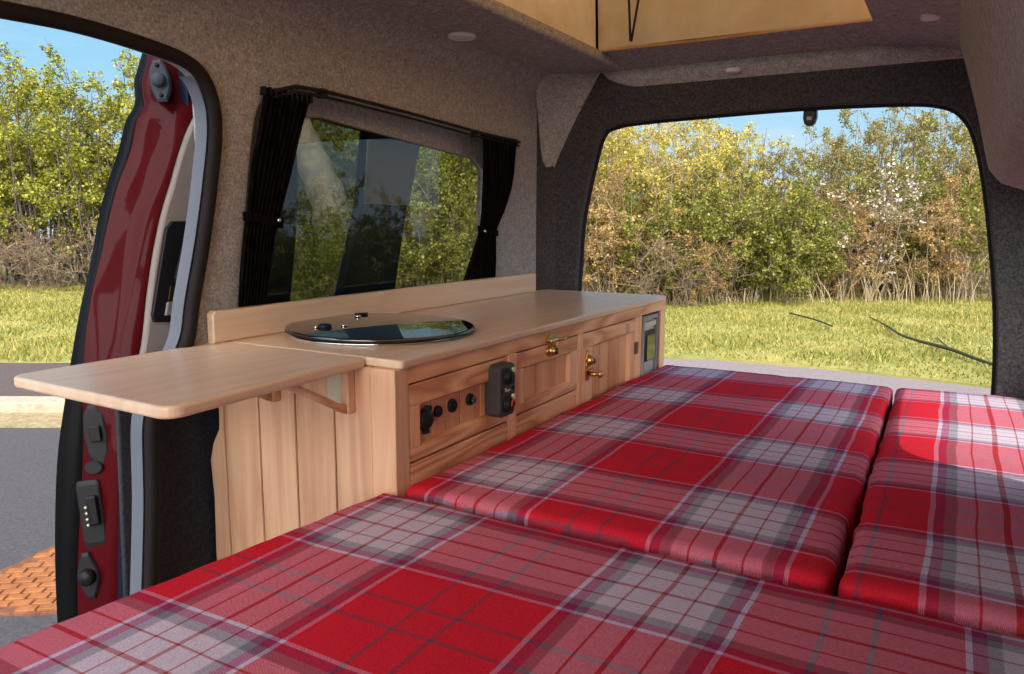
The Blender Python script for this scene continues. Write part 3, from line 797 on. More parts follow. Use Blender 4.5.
# ================================================================== CURTAINS
t = thing('curtain_rail', (WX + .016, 1.55, .262), 'thin black curtain rail along the top of the side window', 'curtain rail')
rl = [(1.12, .248), (1.18, .266), (1.264, .268), (1.536, .2585), (1.86, .2435), (2.10, .2365)]
b = MB(); b.tube([(WX + .016, a, c) for a, c in rl], .0042, 8); b.tube([(WX + .014, a, c - .011) for a, c in rl], .0030, 8); build('rail_track', b, 'rubber', t)
for a, c in ((1.264, .268), (1.86, .2435)):
    b = MB(); b.box(WX, WX + .014, a - .01, a + .01, c - .014, c + .006, .001); build('rail_clip', b, 'black_plastic', t)
def curtain(loc, label, rows, pleats, seed, stud):
    """rows: (z, y_left, y_right)"""
    t = thing('curtain', loc, label, 'curtain')
    def at(v):
        for (z0, a0, b0), (z1, a1, b1) in zip(rows, rows[1:]):
            if z1 <= v <= z0:
                f = (z0 - v) / (z0 - z1); f = f * f * (3 - 2 * f) if False else f
                return a0 + (a1 - a0) * f, b0 + (b1 - b0) * f
        return rows[-1][1:]
    zt, zb = rows[0][0], rows[-1][0]; rg = random.Random(seed)
    ph = [rg.uniform(-.5, .5) for _ in range(200)]
    def f(u, v):
        z = zt + (zb - zt) * v; a, c = at(z); w = c - a
        p = u * pleats; k = int(p)
        amp = min(.0085, .35 * w / pleats + .003)
        x = WX + .011 + amp * math.sin(2 * PI * p + ph[k % 200] * .9)
        return Vector((x, a + w * u + .0015 * math.sin(v * 14 + k), z))
    m = MB(); m.grid(f, pleats * 10, 40)
    sol = m.bm
    build('curtain_cloth', m, 'curtain_cloth', t, smooth=True, recalc=False)
    hd = MB(); a, c = rows[0][1:]
    for i in range(pleats + 1): hd.box(WX + .003, WX + .016, a + (c - a) * i / pleats - .002, a + (c - a) * i / pleats + .002, zt - .004, zt + .012, 0)
    build('curtain_hooks', hd, 'rubber', t)
    zz = stud[1]; a, c = at(zz)
    tb = MB(); n = 30
    tb.grid(lambda u, v: Vector((WX + .012 + .0115 * math.sin(2 * PI * u), (a + c) / 2 + ((c - a) / 2 + .006) * math.cos(2 * PI * u), zz + (v - .5) * .016 - .008 * math.cos(2 * PI * u))), n, 2)
    build('tieback', tb, 'curtain_cloth', t, recalc=False)
    sd = MB(); sd.lathe([(.0045, 0), (.0045, .003), (.003, .0055), (.0003, .006)], (WX + .022, stud[0], zz), 'x', 14); build('stud', sd, 'chrome', t)
    return t
curtain((WX + .03, 1.1, -.2), 'dark brown pleated curtain at the window end nearest the sliding door',
        [(.243, 1.10, 1.224), (.10, 1.062, 1.166), (.0, 1.040, 1.128), (-.03, 1.034, 1.116), (-.164, 1.012, 1.082)], 9, 4, (1.112, .0))
curtain((WX + .03, 1.95, -.2), 'dark brown tied-back curtain at the far end of the side window',
        [(.232, 1.898, 2.088), (.14, 1.898, 2.077), (.095, 1.897, 2.058), (.03, 1.888, 2.015), (-.02, 1.878, 1.975), (-.04, 1.870, 1.968), (-.09, 1.842, 1.966), (-.164, 1.792, 1.965)], 9, 7, (1.886, -.029))

# ================================================================== SLIDING DOOR (slid open, outside the body)
root = thing('sliding_door', (-1.34, 1.2, -.9), 'red sliding door, slid open, its front edge showing beside the opening', 'van door')
# section at each height: (z, y_outer, y_black, y_crease, y_ridge, y_trim)  measured on the door's front edge
XO, XA, XB, XR, XC = -1.395, -1.372, -1.340, -1.322, -1.275
def onx(px, py, X):
    d = FW + RT * ((px - 512.) / F_PX) + UP * ((337. - py) / F_PX); return d * (X / d.x)
rows = [  # image height, then the five edges across the front face
    (46, 144, 150, 156, 184, 215), (66, 138.5, 146, 152, 184, 214), (82, 134, 142, 150, 184, 212), (94, 135, 142.5, 150, 182, 208), (106, 134, 144, 151, 178, 202), (120, 126, 137, 150, 174, 190),
    (150, 118.5, 131, 147, 169, 178), (185, 107, 118, 136, 157, 168), (215, 99, 110, 131, 143, 159), (260, 91, 100, 120, 134, 150), (300, 82, 91, 112, 127, 144.5), (345, 73.5, 85, 103, 119, 139.5),
    (400, 65, 83, 98, 114, 128), (451, 58, 83, 98, 109, 121), (500, 55.5, 81, 95, 107, 119), (558, 55, 78, 92, 104, 118), (615, 57, 78, 91, 103, 118), (690, 62, 80, 92, 104, 120)]
def sec(r):
    py = r[0]; return [onx(px, py, X) for px, X in zip(r[1:], (XO, XA, XB, XR, XC))]
secs = []
R2 = []
for i in range(len(rows) - 1):
    for k in range(4):
        f = k / 4; p0, p1, p2, p3 = rows[max(i - 1, 0)], rows[i], rows[i + 1], rows[min(i + 2, len(rows) - 1)]
        def crv(j):
            h = p2[0] - p1[0]; m1 = (p2[j] - p0[j]) / max(p2[0] - p0[0], 1e-6) * h; m2 = (p3[j] - p1[j]) / max(p3[0] - p1[0], 1e-6) * h
            return (2 * f ** 3 - 3 * f * f + 1) * p1[j] + (f ** 3 - 2 * f * f + f) * m1 + (3 * f * f - 2 * f ** 3) * p2[j] + (f ** 3 - f * f) * m2
        R2.append((p1[0] + (p2[0] - p1[0]) * f,) + tuple(crv(j) for j in range(1, 6)))
R2.append(rows[-1])
secs = [sec(r) for r in R2]
def strip(cols, extra0=None, extra1=None):
    m = MB()
    bm = m.bm; prev = None
    for s in secs:
        pts = []
        if extra0: pts += extra0(s)
        pts += [s[c] for c in cols]
        if extra1: pts += extra1(s)
        vs = [bm.verts.new(p) for p in pts]
        if prev:
            for a in range(len(vs) - 1):
                f = bm.faces.new((prev[a], prev[a + 1], vs[a + 1], vs[a])); f.smooth = True
        prev = vs
    return m
# red body edge with outer skin turned rearward
m = strip([1, 2, 3, 4], None, lambda s: [s[4] + Vector((-.012, .03, 0))])
bmr = m.bm
door_edge = build('door_edge', m, 'red_paint', root, recalc=False)
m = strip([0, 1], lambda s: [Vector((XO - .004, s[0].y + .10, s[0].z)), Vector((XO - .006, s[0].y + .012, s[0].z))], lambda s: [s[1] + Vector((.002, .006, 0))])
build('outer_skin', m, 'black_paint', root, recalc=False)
# pale interior trim down to the belt, dark below
tr = [s for s in secs if s[4].z > -.36 and s[4].z < .232]
m = MB(); prev = None
for s in tr:
    p = s[4]; vs = [m.bm.verts.new(q) for q in (p + Vector((-.012, .004, 0)), p + Vector((.000, .004, 0)), p + Vector((.006, .012, 0)), p + Vector((.006, .18, 0)), p + Vector((-.02, .2, 0)))]
    if prev:
        for a in range(4): f = m.bm.faces.new((prev[a], prev[a + 1], vs[a + 1], vs[a])); f.smooth = a in (1,)
    prev = vs
build('inner_trim', m, 'door_trim', root, recalc=False)
lo = [s for s in secs if s[4].z <= -.34]
m = MB(); prev = None
for s in lo:
    p = s[4]; vs = [m.bm.verts.new(q) for q in (p, p + Vector((.010, .010, 0)), p + Vector((.012, .3, 0)))]
    if prev:
        for a in range(2): m.bm.faces.new((prev[a], prev[a + 1], vs[a + 1], vs[a]))
    prev = vs
build('lower_trim', m, 'navy_paint', root, recalc=False)
# door shell behind the van side, with its window hole
m = MB()
hole = [(1.30, -.19), (1.318, .20), (1.540, .175), (1.516, .041), (1.434, -.19)]
hole = [(1.262, -.19), (1.300, .034), (1.300, .238), (1.546, .222), (1.516, .041), (1.434, -.19)]
m.add(plate([(1.02, .31), (1.79, .31), (1.758, .213), (1.70, .039), (1.642, -.179), (1.60, -.40), (1.60, -.95), (1.0, -.95)], [hole[::-1]], -.03, .003, 'x', -1.302))
build('door_shell', m, 'navy_paint', root)
m = MB(); oh = [(a * 1.07 + (.03 if a > 1.4 else -.03), c * 1.07) for a, c in hole]
m.add(plate([(1.0, .32), (1.885, .32), (1.86, .226), (1.80, .041), (1.735, -.19), (1.70, -.95), (.86, -.95), (.93, -.2)], [oh[::-1]], -.02, .003, 'x', XO + .01)); build('outer_panel', m, 'red_paint', root)
m = MB(); m.add(plate([(1.540, .20), (1.757, .213), (1.70, .040), (1.517, .041)], [], .004, .001, 'x', -1.301)); build('pillar_reflection', m, 'door_trim', root)  # pale upper pillar stands for light mirrored in the side window
m = MB(); m.add(plate(hole, [], .004, 0, 'x', -1.318)); build('pane', m, 'dark_glass', root)
# interior door handle in its recess (on the trim face)
def ontrim(px, py): return onx(px, py, -1.2685)
def plate_on_trim(pxs, x0, x1, bev=.002):
    pts = [onx(a, c, -1.268) for a, c in pxs]; q = MB(); q.prism([(p.y, p.z) for p in pts], 0, x0, x1, bev, 2); return q
rec = build('handle_recess', plate_on_trim([(171, 221), (200, 221), (200, 240), (186, 322), (153, 322), (151, 315), (165, 228)], -1.272, -1.262), 'black_plastic', root)
hd = build('handle', plate_on_trim([(181, 236), (187, 236), (184, 281), (172, 281), (171, 278)], -1.2625, -1.2525, .003), 'slate_plastic', rec)
build('lock_lever', plate_on_trim([(164, 302), (173, 300), (174, 315), (162, 315)], -1.2625, -1.256, .002), 'gunmetal', rec)
build('latch_gap', plate_on_trim([(168, 286), (184, 286), (181, 300), (166, 300)], -1.2625, -1.2605, .001), 'dark_brass', rec)
# fittings on the red edge: local frame on the face
def edge_pt(px, py, X): return onx(px, py, X)
fn = Vector((.56, -.82, .08)).normalized()
def fitting(name, px, py, X, w, h, depth, shape, mat, parent=root, lean=0.):
    c = edge_pt(px, py, X); up = Vector((-.02 + lean, -.16, 1)); up = (up - fn * up.dot(fn)).normalized(); rt = up.cross(fn)
    q = MB(); bm = q.bm; n = len(shape)
    prof = [(1., 0.), (1., depth * .7), (.86, depth)]
    rings = []
    for sc_, hgt in prof: rings.append([bm.verts.new(c + rt * (-a * w / 2 * sc_) + up * (b_ * h / 2 * sc_) + fn * hgt) for a, b_ in shape])
    for r0, r1 in zip(rings, rings[1:]):
        for i in range(n): bm.faces.new((r0[i], r0[(i + 1) % n], r1[(i + 1) % n], r1[i]))
    bm.faces.new(rings[-1]); bm.faces.new(rings[0][::-1])
    o = build(name, q, mat, parent); return o, c, up, rt
hexa = [(math.copysign(abs(math.cos(t)) ** 1.0, math.cos(t)) * (1 if abs(math.sin(t)) < .6 else .75), math.sin(t)) for t in [k * PI / 8 for k in range(16)]]
rr = [(a, b_) for a, b_ in rrect(-1, 1, -1, 1, .25, 3)]
circ = [(math.cos(k * PI / 10), math.sin(k * PI / 10)) for k in range(20)]
o1, c, up, rt = fitting('rubber_buffer', 161.5, 82, -1.334, .038, .078, .012, [(.45, -1), (.95, -.45), (1, .1), (.8, .6), (.35, 1), (-.35, 1), (-.8, .6), (-1, .1), (-.95, -.45), (-.45, -1)], 'grey_plastic')
q = MB(); q.lathe([(.0135, .010), (.0125, .020), (.009, .0225), (.0003, .0235)], c, fn, 24); build('buffer_pad', q, 'grey_plastic', o1)
q = MB()
for s_ in (-1, 1): q.lathe([(.0042, .011), (.0040, .0135), (.0003, .014)], c + up * (.028 * s_), fn, 14)
build('buffer_screws', q, 'black_plastic', o1)
o2, c, up, rt = fitting('latch_plate', 97, 436, -1.345, .042, .118, .006, [(.3, -1), (.85, -.55), (1, .1), (.85, .65), (.3, 1), (-.3, 1), (-.85, .65), (-1, .1), (-.85, -.55), (-.3, -1)], 'slate_plastic')
q = MB(); q.add(MB().bm) if False else None
o3, *_ = fitting('latch_hole', 95, 434, -1.338, .020, .030, .003, rr, 'black_plastic', o2)
fitting('stop_tab', 95, 467, -1.345, .034, .026, .008, circ, 'slate_plastic')
o4, c, up, rt = fitting('contact_plate', 93, 513, -1.345, .042, .125, .007, rr, 'slate_plastic')
fitting('contact_block', 94, 510, -1.338, .020, .055, .010, rr, 'black_plastic', o4)
for k in range(4):
    q = MB(); q.lathe([(.0026, .012), (.0026, .0165), (.0003, .017)], c + fn * .004 + up * (.016 - .011 * k) - rt * .002, fn, 10); build('contact_pin', q, 'gold_metal', o4)
o5, c, up, rt = fitting('rubber_buffer', 90, 575, -1.345, .040, .088, .008, [(.3, -1), (.9, -.3), (1, .0), (.9, .3), (.3, 1), (-.3, 1), (-.9, .3), (-1, 0), (-.9, -.3), (-.3, -1)], 'slate_plastic')
q = MB(); q.lathe([(.016, .006), (.014, .019), (.010, .022), (.0003, .023)], c, fn, 22); build('buffer_pad', q, 'black_plastic', o5)

# ================================================================== OUTSIDE: ground
def flat(name, pts, z0, z1, mat, label, cat):
    q = MB(); q.prism(pts, 2, z0, z1, 0); o = build(name, q, mat); return struct(o, label, cat)
flat('ground', [(-60, -30), (40, -30), (40, 60), (-60, 60)], GROUND - .5, GROUND, 'asphalt', 'dark asphalt car park round the van', 'ground')
kd = Vector((.87, .5, 0)).normalized(); kn = Vector((-.5, .87, 0)).normalized(); k0 = Vector((-6.05, 3.05, 0))
def kq(a, b_, c, d): return [tuple((k0 + kd * s + kn * n)[:2]) for s, n in ((a, c), (b_, c), (b_, d), (a, d))]
flat('pavement', kq(-16, 4.2, .20, 2.1), GROUND - .05, GROUND + .03, 'pavement', 'strip of brown tarmac footpath beyond the kerb', 'path')
q = MB()
for i in range(22):
    a = -16 + i * .915
    pts = kq(a + .004, a + .911, -.02, .20); q.prism(pts, 2, GROUND - .05, GROUND + .085, .012, 2)
o = build('kerb', q, 'kerb_stone'); struct(o, 'pale stone kerb along the car park, left of the red door', 'kerb')
flat('verge', kq(-16, 4.2, -.42, -.02), GROUND - .02, GROUND + .008, 'verge_dirt', 'sandy strip of grit and dry grass in front of the kerb', 'verge')
flat('road', [(-3.6, 6.2), (14, 6.2), (14, 8.6), (-3.0, 8.6)], GROUND - .05, GROUND + .012, 'road_pale', 'pale tarmac between the van and the lawn', 'road')
turf_pts = [(-30, -2.), (-14, .8), (-7.86, 4.18), (-4.6, 6.4), (-3.2, 7.5), (-2.2, 7.93), (-.9, 7.98), (.6, 7.75), (3, 7.6), (12, 7.4), (14, 30), (-34, 30)]
tp = MB(); tp.prism(turf_pts, 2, GROUND - .05, GROUND + .035, 0); o = build('lawn', tp, 'turf'); struct(o, 'yellow-green lawn between the car park and the hedge', 'lawn')
sp_ = MB(); sp_.prism([tuple((Vector((-34, -.6, 0)) + Vector((.87, .5, 0)) * a + kn * c)[:2]) for a, c in ((0, 0), (19, 0), (33, -1), (52, -3), (52, 9), (0, 9))], 2, GROUND, GROUND + .05, 0)

def mesh_np(name, V, Fc, mats, mi=None, smooth=False):
    me = bpy.data.meshes.new(name); V = np.asarray(V, np.float32).reshape(-1, 3); Fc = np.asarray(Fc, np.int32)
    k = Fc.shape[1]; nf = len(Fc)
    me.vertices.add(len(V)); me.vertices.foreach_set('co', V.ravel())
    me.loops.add(nf * k); me.loops.foreach_set('vertex_index', Fc.ravel())
    me.polygons.add(nf); me.polygons.foreach_set('loop_start', np.arange(nf, dtype=np.int32) * k)
    me.polygons.foreach_set('loop_total', np.full(nf, k, np.int32))
    me.update(calc_edges=True); me.validate()
    for m_ in mats: me.materials.append(MATS[m_])
    if mi is not None: me.polygons.foreach_set('material_index', np.asarray(mi, np.int32))
    return me
def unit(a): return a / np.maximum(np.linalg.norm(a, axis=-1, keepdims=True), 1e-9)
def leaf_quads(P, size, rng, flat_=.35):
    n = len(P); nrm = unit(rng.normal(size=(n, 3)) + np.array([0, 0, flat_])); a = unit(np.cross(nrm, rng.normal(size=(n, 3)))); b_ = np.cross(nrm, a)
    s = size * rng.uniform(.6, 1.35, (n, 1)); w = s * rng.uniform(.32, .5, (n, 1))
    V = np.stack([P - a * s * .5, P + b_ * w, P + a * s * .5 + nrm * s * .1, P - b_ * w], 1)
    return V.reshape(-1, 3), np.arange(n * 4, dtype=np.int32).reshape(-1, 4)
def twig_tubes(segs, rads):
    """segs (n,m,3) polylines, rads (n,m)"""
    n, m, _ = segs.shape; t = unit(np.gradient(segs, axis=1)); ref = np.array([.31, .77, .55])
    u = unit(np.cross(t, ref)); w = np.cross(t, u); ang = np.array([0, 2 * PI / 3, 4 * PI / 3])
    ring = segs[:, :, None, :] + rads[:, :, None, None] * (u[:, :, None, :] * np.cos(ang)[None, None, :, None] + w[:, :, None, :] * np.sin(ang)[None, None, :, None])
    idx = np.arange(n * m * 3).reshape(n, m, 3); F = []
    for k in range(3):
        k2 = (k + 1) % 3
        F.append(np.stack([idx[:, :-1, k], idx[:, :-1, k2], idx[:, 1:, k2], idx[:, 1:, k]], -1).reshape(-1, 4))
    return ring.reshape(-1, 3), np.concatenate(F)

def in_poly(x, y, poly):
    c = np.zeros(len(x), bool); n = len(poly)
    for i in range(n):
        x1, y1 = poly[i]; x2, y2 = poly[(i + 1) % n]
        k = ((y1 > y) != (y2 > y)) & (x < (x2 - x1) * (y - y1) / (y2 - y1 + 1e-12) + x1); c ^= k
    return c
rng = np.random.default_rng(5)
def blades(n, region, h0, h1, wid, z0, seed, clump=.0):
    r = np.random.default_rng(seed); x = r.uniform(*region[:2], n); y = r.uniform(*region[2:], n)
    k = in_poly(x, y, turf_pts); x, y = x[k], y[k]; n = len(x)
    hh = r.uniform(h0, h1, n) * (.6 + .8 * np.abs(np.sin(x * 1.9 + 1.3 * np.sin(y * 1.1)) * np.cos(y * 1.4)))
    a = r.uniform(0, 2 * PI, n); lean = r.normal(0, .45, (n, 2)) * hh[:, None]
    dx, dy = np.cos(a) * wid / 2, np.sin(a) * wid / 2; z = np.full(n, z0)
    V = np.stack([np.stack([x - dx, y - dy, z], 1), np.stack([x + dx, y + dy, z], 1), np.stack([x + lean[:, 0], y + lean[:, 1], z + hh], 1)], 1)
    return V.reshape(-1, 3), np.arange(n * 3, dtype=np.int32).reshape(-1, 3)
va, fa = blades(52000, (-17, -5.5, 3.6, 12), .03, .075, .022, GROUND + .03, 1)
vb, fb = blades(56000, (-6, 3.5, 7.2, 17), .03, .07, .020, GROUND + .03, 2)
me = mesh_np('grass', np.concatenate([va, vb]), np.concatenate([fa, fb + len(va)]), ['grass_blade'])
o = bpy.data.objects.new('grass', me); COL.objects.link(o); tag(o, 'short sunlit grass growing on the lawn', 'grass', kind='stuff')

# rusty drain cover in the tarmac
t = thing('drain_cover', (-3.06, 1.58, GROUND), 'rusty orange iron drain cover in the asphalt beside the red door', 'drain cover')
dc = [(-3.36, 1.44), (-3.30, 1.60), (-3.33, 1.76), (-3.36, 1.92), (-3.27, 2.0), (-3.1, 1.98), (-2.82, 1.62), (-2.78, 1.47), (-2.90, 1.36), (-3.1, 1.25)]
dcs = [tuple(v)[:2] for v in smooth_path([(a, c, 0) for a, c in [(-3.30, 1.40), (-3.32, 1.60), (-3.37, 1.78), (-3.32, 1.90), (-3.1, 1.93), (-2.78, 1.60), (-2.79, 1.47), (-2.92, 1.38), (-3.12, 1.28)]], True, 4)]
q = MB(); q.prism(dcs, 2, GROUND - .01, GROUND + .012, .004); build('cover_plate', q, 'rust_dark', t)
q = MB(); rg = random.Random(3)
ku, kv = Vector((.80, .60, 0)), Vector((-.60, .80, 0))
for i in range(-12, 13):
    for j in range(-12, 13):
        c = Vector((-3.06, 1.6, 0)) + ku * (i * .078 + (.039 if j % 2 else 0)) + kv * (j * .048)
        if in_poly(np.array([c.x]), np.array([c.y]), dcs)[0]:
            pts = [tuple((c + ku * a * .034 + kv * b_ * .019)[:2]) for a, b_ in ((-1, -1), (1, -1), (1, 1), (-1, 1))]
            if all(in_poly(np.array([p[0]]), np.array([p[1]]), dcs)[0] for p in pts):
                q.prism(pts, 2, GROUND + .008, GROUND + .019 + rg.uniform(-.002, .002), .002, 1)
build('tread_blocks', q, 'rust_iron', t)
q = MB(); q.prism([(-2.93, 1.25), (-2.90, 1.23), (-2.87, 1.255), (-2.89, 1.28)], 2, GROUND, GROUND + .006, .001)
o = build('fallen_leaf', q, 'yellow_leaf', origin=(-2.9, 1.25, GROUND)); tag(o, 'small yellow fallen leaf on the asphalt near the drain cover', 'leaf')

# ================================================================== HEDGE
def bush_mesh(seed, H, Wd, stems, leafsz, lpp, mats, bare_low=.25, droop=0., sub=4, extra=None, dome=.8, twig_r=.006, out=1.0):
    """woody stems, branches and twigs with leaves on the twigs; local origin at the base"""
    r = np.random.default_rng(seed); m = 7
    ang = r.uniform(0, 2 * PI, stems); rad = np.sqrt(r.uniform(0, 1, stems))
    base = np.stack([np.cos(ang) * rad * Wd * .28, np.sin(ang) * rad * Wd * .24, np.zeros(stems)], 1)
    top = np.stack([np.cos(ang) * rad * Wd * .5, np.sin(ang) * rad * Wd * .42, H * (.62 + .38 * (1 - rad ** 2 * dome)) * r.uniform(.82, 1.05, stems)], 1)
    tt = np.linspace(0, 1, m)[None, :, None]
    st = base[:, None] * (1 - tt) + top[:, None] * tt + np.cumsum(r.normal(0, .05, (stems, m, 3)), 1) * tt
    srad = (.026 * H / 3.5) * (1 - .8 * np.linspace(0, 1, m))[None, :].repeat(stems, 0) * r.uniform(.6, 1.2, (stems, 1))
    # branches off stems
    nb = stems * 9; si = np.repeat(np.arange(stems), 9); fpos = r.uniform(.12, 1, nb)
    ii = np.clip((fpos * (m - 1)).astype(int), 0, m - 2); ff = (fpos * (m - 1) - ii)[:, None]
    bp = st[si, ii] * (1 - ff) + st[si, ii + 1] * ff
    od = np.stack([bp[:, 0] / Wd, bp[:, 1] / Wd, np.zeros(nb)], 1) * 1.2 * out
    bd = unit(od + r.normal(0, .5, (nb, 3)) + np.array([0, 0, .45 - droop]))
    L = r.uniform(.18, .42, nb)[:, None] * Wd * .62
    mb_ = 5; tb = np.linspace(0, 1, mb_)[None, :, None]
    br = bp[:, None] + bd[:, None] * L[:, None] * tb + np.array([0, 0, -.5 * droop])[None, None] * tb ** 2 * L[:, None] + np.cumsum(r.normal(0, .025, (nb, mb_, 3)), 1) * tb
    brad = (twig_r * 1.5) * (1 - .7 * np.linspace(0, 1, mb_))[None, :].repeat(nb, 0)
    # twigs off branches
    ns = nb * sub; bi = np.repeat(np.arange(nb), sub); fp = r.uniform(.25, 1, ns); jj = np.clip((fp * (mb_ - 1)).astype(int), 0, mb_ - 2); fj = (fp * (mb_ - 1) - jj)[:, None]
    tp_ = br[bi, jj] * (1 - fj) + br[bi, jj + 1] * fj
    td = unit(bd[bi] * .6 + r.normal(0, .6, (ns, 3)) + np.array([0, 0, .25 - droop])); tl = r.uniform(.14, .42, ns)[:, None] * Wd * .26
    mt = 4; tq = np.linspace(0, 1, mt)[None, :, None]
    tw = tp_[:, None] + td[:, None] * tl[:, None] * tq + np.array([0, 0, -.6 * droop])[None, None] * tq ** 2 * tl[:, None] + r.normal(0, .012, (ns, mt, 3)) * tq
    trad = twig_r * (1 - .6 * np.linspace(0, 1, mt))[None, :].repeat(ns, 0)
    parts = [twig_tubes(st, srad), twig_tubes(br, brad), twig_tubes(tw, trad)]
    V = []; F = []; o_ = 0
    for a, b_ in parts: V.append(a); F.append(b_ + o_); o_ += len(a)
    wood = mesh_np('branches', np.concatenate(V), np.concatenate(F), [mats[0]])
    # leaves
    pts = tw[:, 1:].reshape(-1, 3)
    keep = r.uniform(0, 1, len(pts)) < np.clip((pts[:, 2] / H - bare_low * .4) / max(bare_low, .01), .06, 1)
    pts = pts[keep]; P = np.repeat(pts, lpp, 0); P = P + r.normal(0, leafsz * .75, P.shape); P[:, 2] = np.maximum(P[:, 2], .03)
    a, b_ = leaf_quads(P, leafsz, r)
    fol = mesh_np('foliage', a, b_, [mats[1]])
    ex = None
    if extra:
        k = r.uniform(0, 1, len(pts)) < extra[1]; P = np.repeat(pts[k], 4, 0); P = P + r.normal(0, .035, P.shape)
        a, b_ = leaf_quads(P, extra[2], r); ex = mesh_np('blossom', a, b_, [extra[0]])
    return wood, fol, ex
KIND = {
 'hawthorn': [bush_mesh(s, 4.4, 3.1, 20, .055, 10, ('twig_dark', 'leaf_hawthorn'), .34, 0., 5) for s in (11, 12)],
 'willow':   [bush_mesh(s, 4.3, 3.2, 17, .045, 8, ('twig_tan', 'leaf_willow'), .2, .38, 6, twig_r=.006) for s in (21, 22)],
 'bramble':  [bush_mesh(s, 2.3, 2.8, 20, .045, 9, ('twig_brown', 'leaf_bramble'), .10, .10, 5) for s in (31, 32)],
 'olive':    [bush_mesh(s, 3.7, 2.7, 17, .042, 8, ('twig_brown', 'leaf_olive'), .15, .05, 5) for s in (41, 42)],
 'russet':   [bush_mesh(s, 2.3, 2.5, 15, .038, 6, ('twig_tan', 'leaf_russet'), .1, .2, 6, twig_r=.0075) for s in (51, 52)],
 'blackthorn': [bush_mesh(61, 2.7, 2.8, 13, .05, 1, ('twig_brown', 'leaf_olive'), .12, .1, 5, extra=('blossom', .17, .05))],
 'bare':     [bush_mesh(71, 4.6, 2.0, 9, .03, 1, ('twig_dark', 'leaf_russet'), .97, -.35, 5, twig_r=.007, out=.6)],
 'scrub':    [bush_mesh(s, 1.15, 2.4, 15, .035, 1, ('twig_brown', 'leaf_russet'), .85, .15, 5, twig_r=.007) for s in (81, 82)],
}
NAME = {'hawthorn': ('hawthorn_bush', 'bush'), 'willow': ('willow_tree', 'tree'), 'bramble': ('bramble_bush', 'bush'), 'olive': ('hedge_shrub', 'bush'),
        'russet': ('russet_shrub', 'bush'), 'blackthorn': ('blackthorn_bush', 'bush'), 'bare': ('bare_tree', 'tree'), 'scrub': ('dry_scrub', 'bush')}
GRP = {'hawthorn': 'fresh green hawthorns in the hedge', 'willow': 'yellow willows in the hedge', 'bramble': 'dark green brambles in the hedge', 'olive': 'olive green shrubs in the hedge',
       'russet': 'russet shrubs in the hedge', 'blackthorn': 'blackthorns in blossom', 'bare': 'bare trees behind the hedge', 'scrub': 'dry scrub along the foot of the hedge'}
def ground_at(px, depth):
    """point on the ground in the direction of image column px at a distance in front of the camera"""
    lat = (px - 512.) / F_PX * depth * 1.0
    f2 = Vector((FW.x, FW.y, 0)).normalized(); p = f2 * depth * 1.01 + R0 * lat; return Vector((p.x, p.y, GROUND + .03))
cnt = {}
def plant(kind, px, depth, sc=1., rz=0., label='', zs=1.):
    k = cnt.get(kind, 0); cnt[kind] = k + 1; var = KIND[kind][k % len(KIND[kind])]
    nm, cat = NAME[kind]; loc = ground_at(px, depth)
    t = thing(nm, loc, label, cat, GRP[kind]); t.rotation_euler = (0, 0, rz); t.scale = (sc, sc, sc * zs)
    for n_, me_ in zip(('branches', 'foliage', 'blossom'), var):
        if me_ is None: continue
        o = bpy.data.objects.new(n_, me_); COL.objects.link(o); o.parent = t
    return t
exec_list = []
def pl(*a, **k): exec_list.append((a, k))
# left of the red door
pl('hawthorn', -40, 16.6, 1.0, .4, label='fresh green hawthorn at the hedge end left of the red door'); pl('hawthorn', 45, 16.4, 1.02, 1.9, label='fresh green hawthorn in the gap between frame edge and red door')
pl('hawthorn', 125, 16.2, 1.02, 3.1, label='fresh green hawthorn rising behind the red sliding door'); pl('hawthorn', 5, 18.2, 1.0, 4.4, label='fresh green hawthorn in the back row left of the red door')
pl('bare', 15, 18.6, .98, 1., label='bare twiggy tree poking above the hawthorn by the red door'); pl('bare', 95, 18.4, .94, 2.6, label='bare twiggy tree against the sky close to the top of the red door')
pl('scrub', -10, 15.6, 1.1, .2, label='dry scrub at the hedge foot by the left picture edge'); pl('scrub', 60, 15.6, 1.1, 2.2, label='dry scrub at the hedge foot just left of the red door')
pl('scrub', 120, 15.4, 1.1, 4.0, label='dry scrub at the hedge foot behind the red door')
# seen through the side window
pl('hawthorn', 215, 16.2, .98, .8, label='fresh green hawthorn hidden behind the carpeted wall'); pl('hawthorn', 300, 15.6, .96, 5.1, label='fresh green hawthorn seen past the near curtain')
pl('hawthorn', 385, 15.2, .98, 2.2, label='fresh green hawthorn behind the sliding door pillar'); pl('hawthorn', 455, 14.6, .96, 3.9, label='bright green hawthorn seen in the clear right end of the side window')
pl('bramble', 330, 12.2, .70, 1.2, label='dark green bramble low in the side window, before the pale stand-in trunk'); pl('bramble', 430, 13.2, 1.0, 2.9, label='dark green bramble low in the side window beside the far curtain')
pl('hawthorn', 520, 14.6, .9, 2.7, label='fresh green hawthorn hidden by the far curtain')
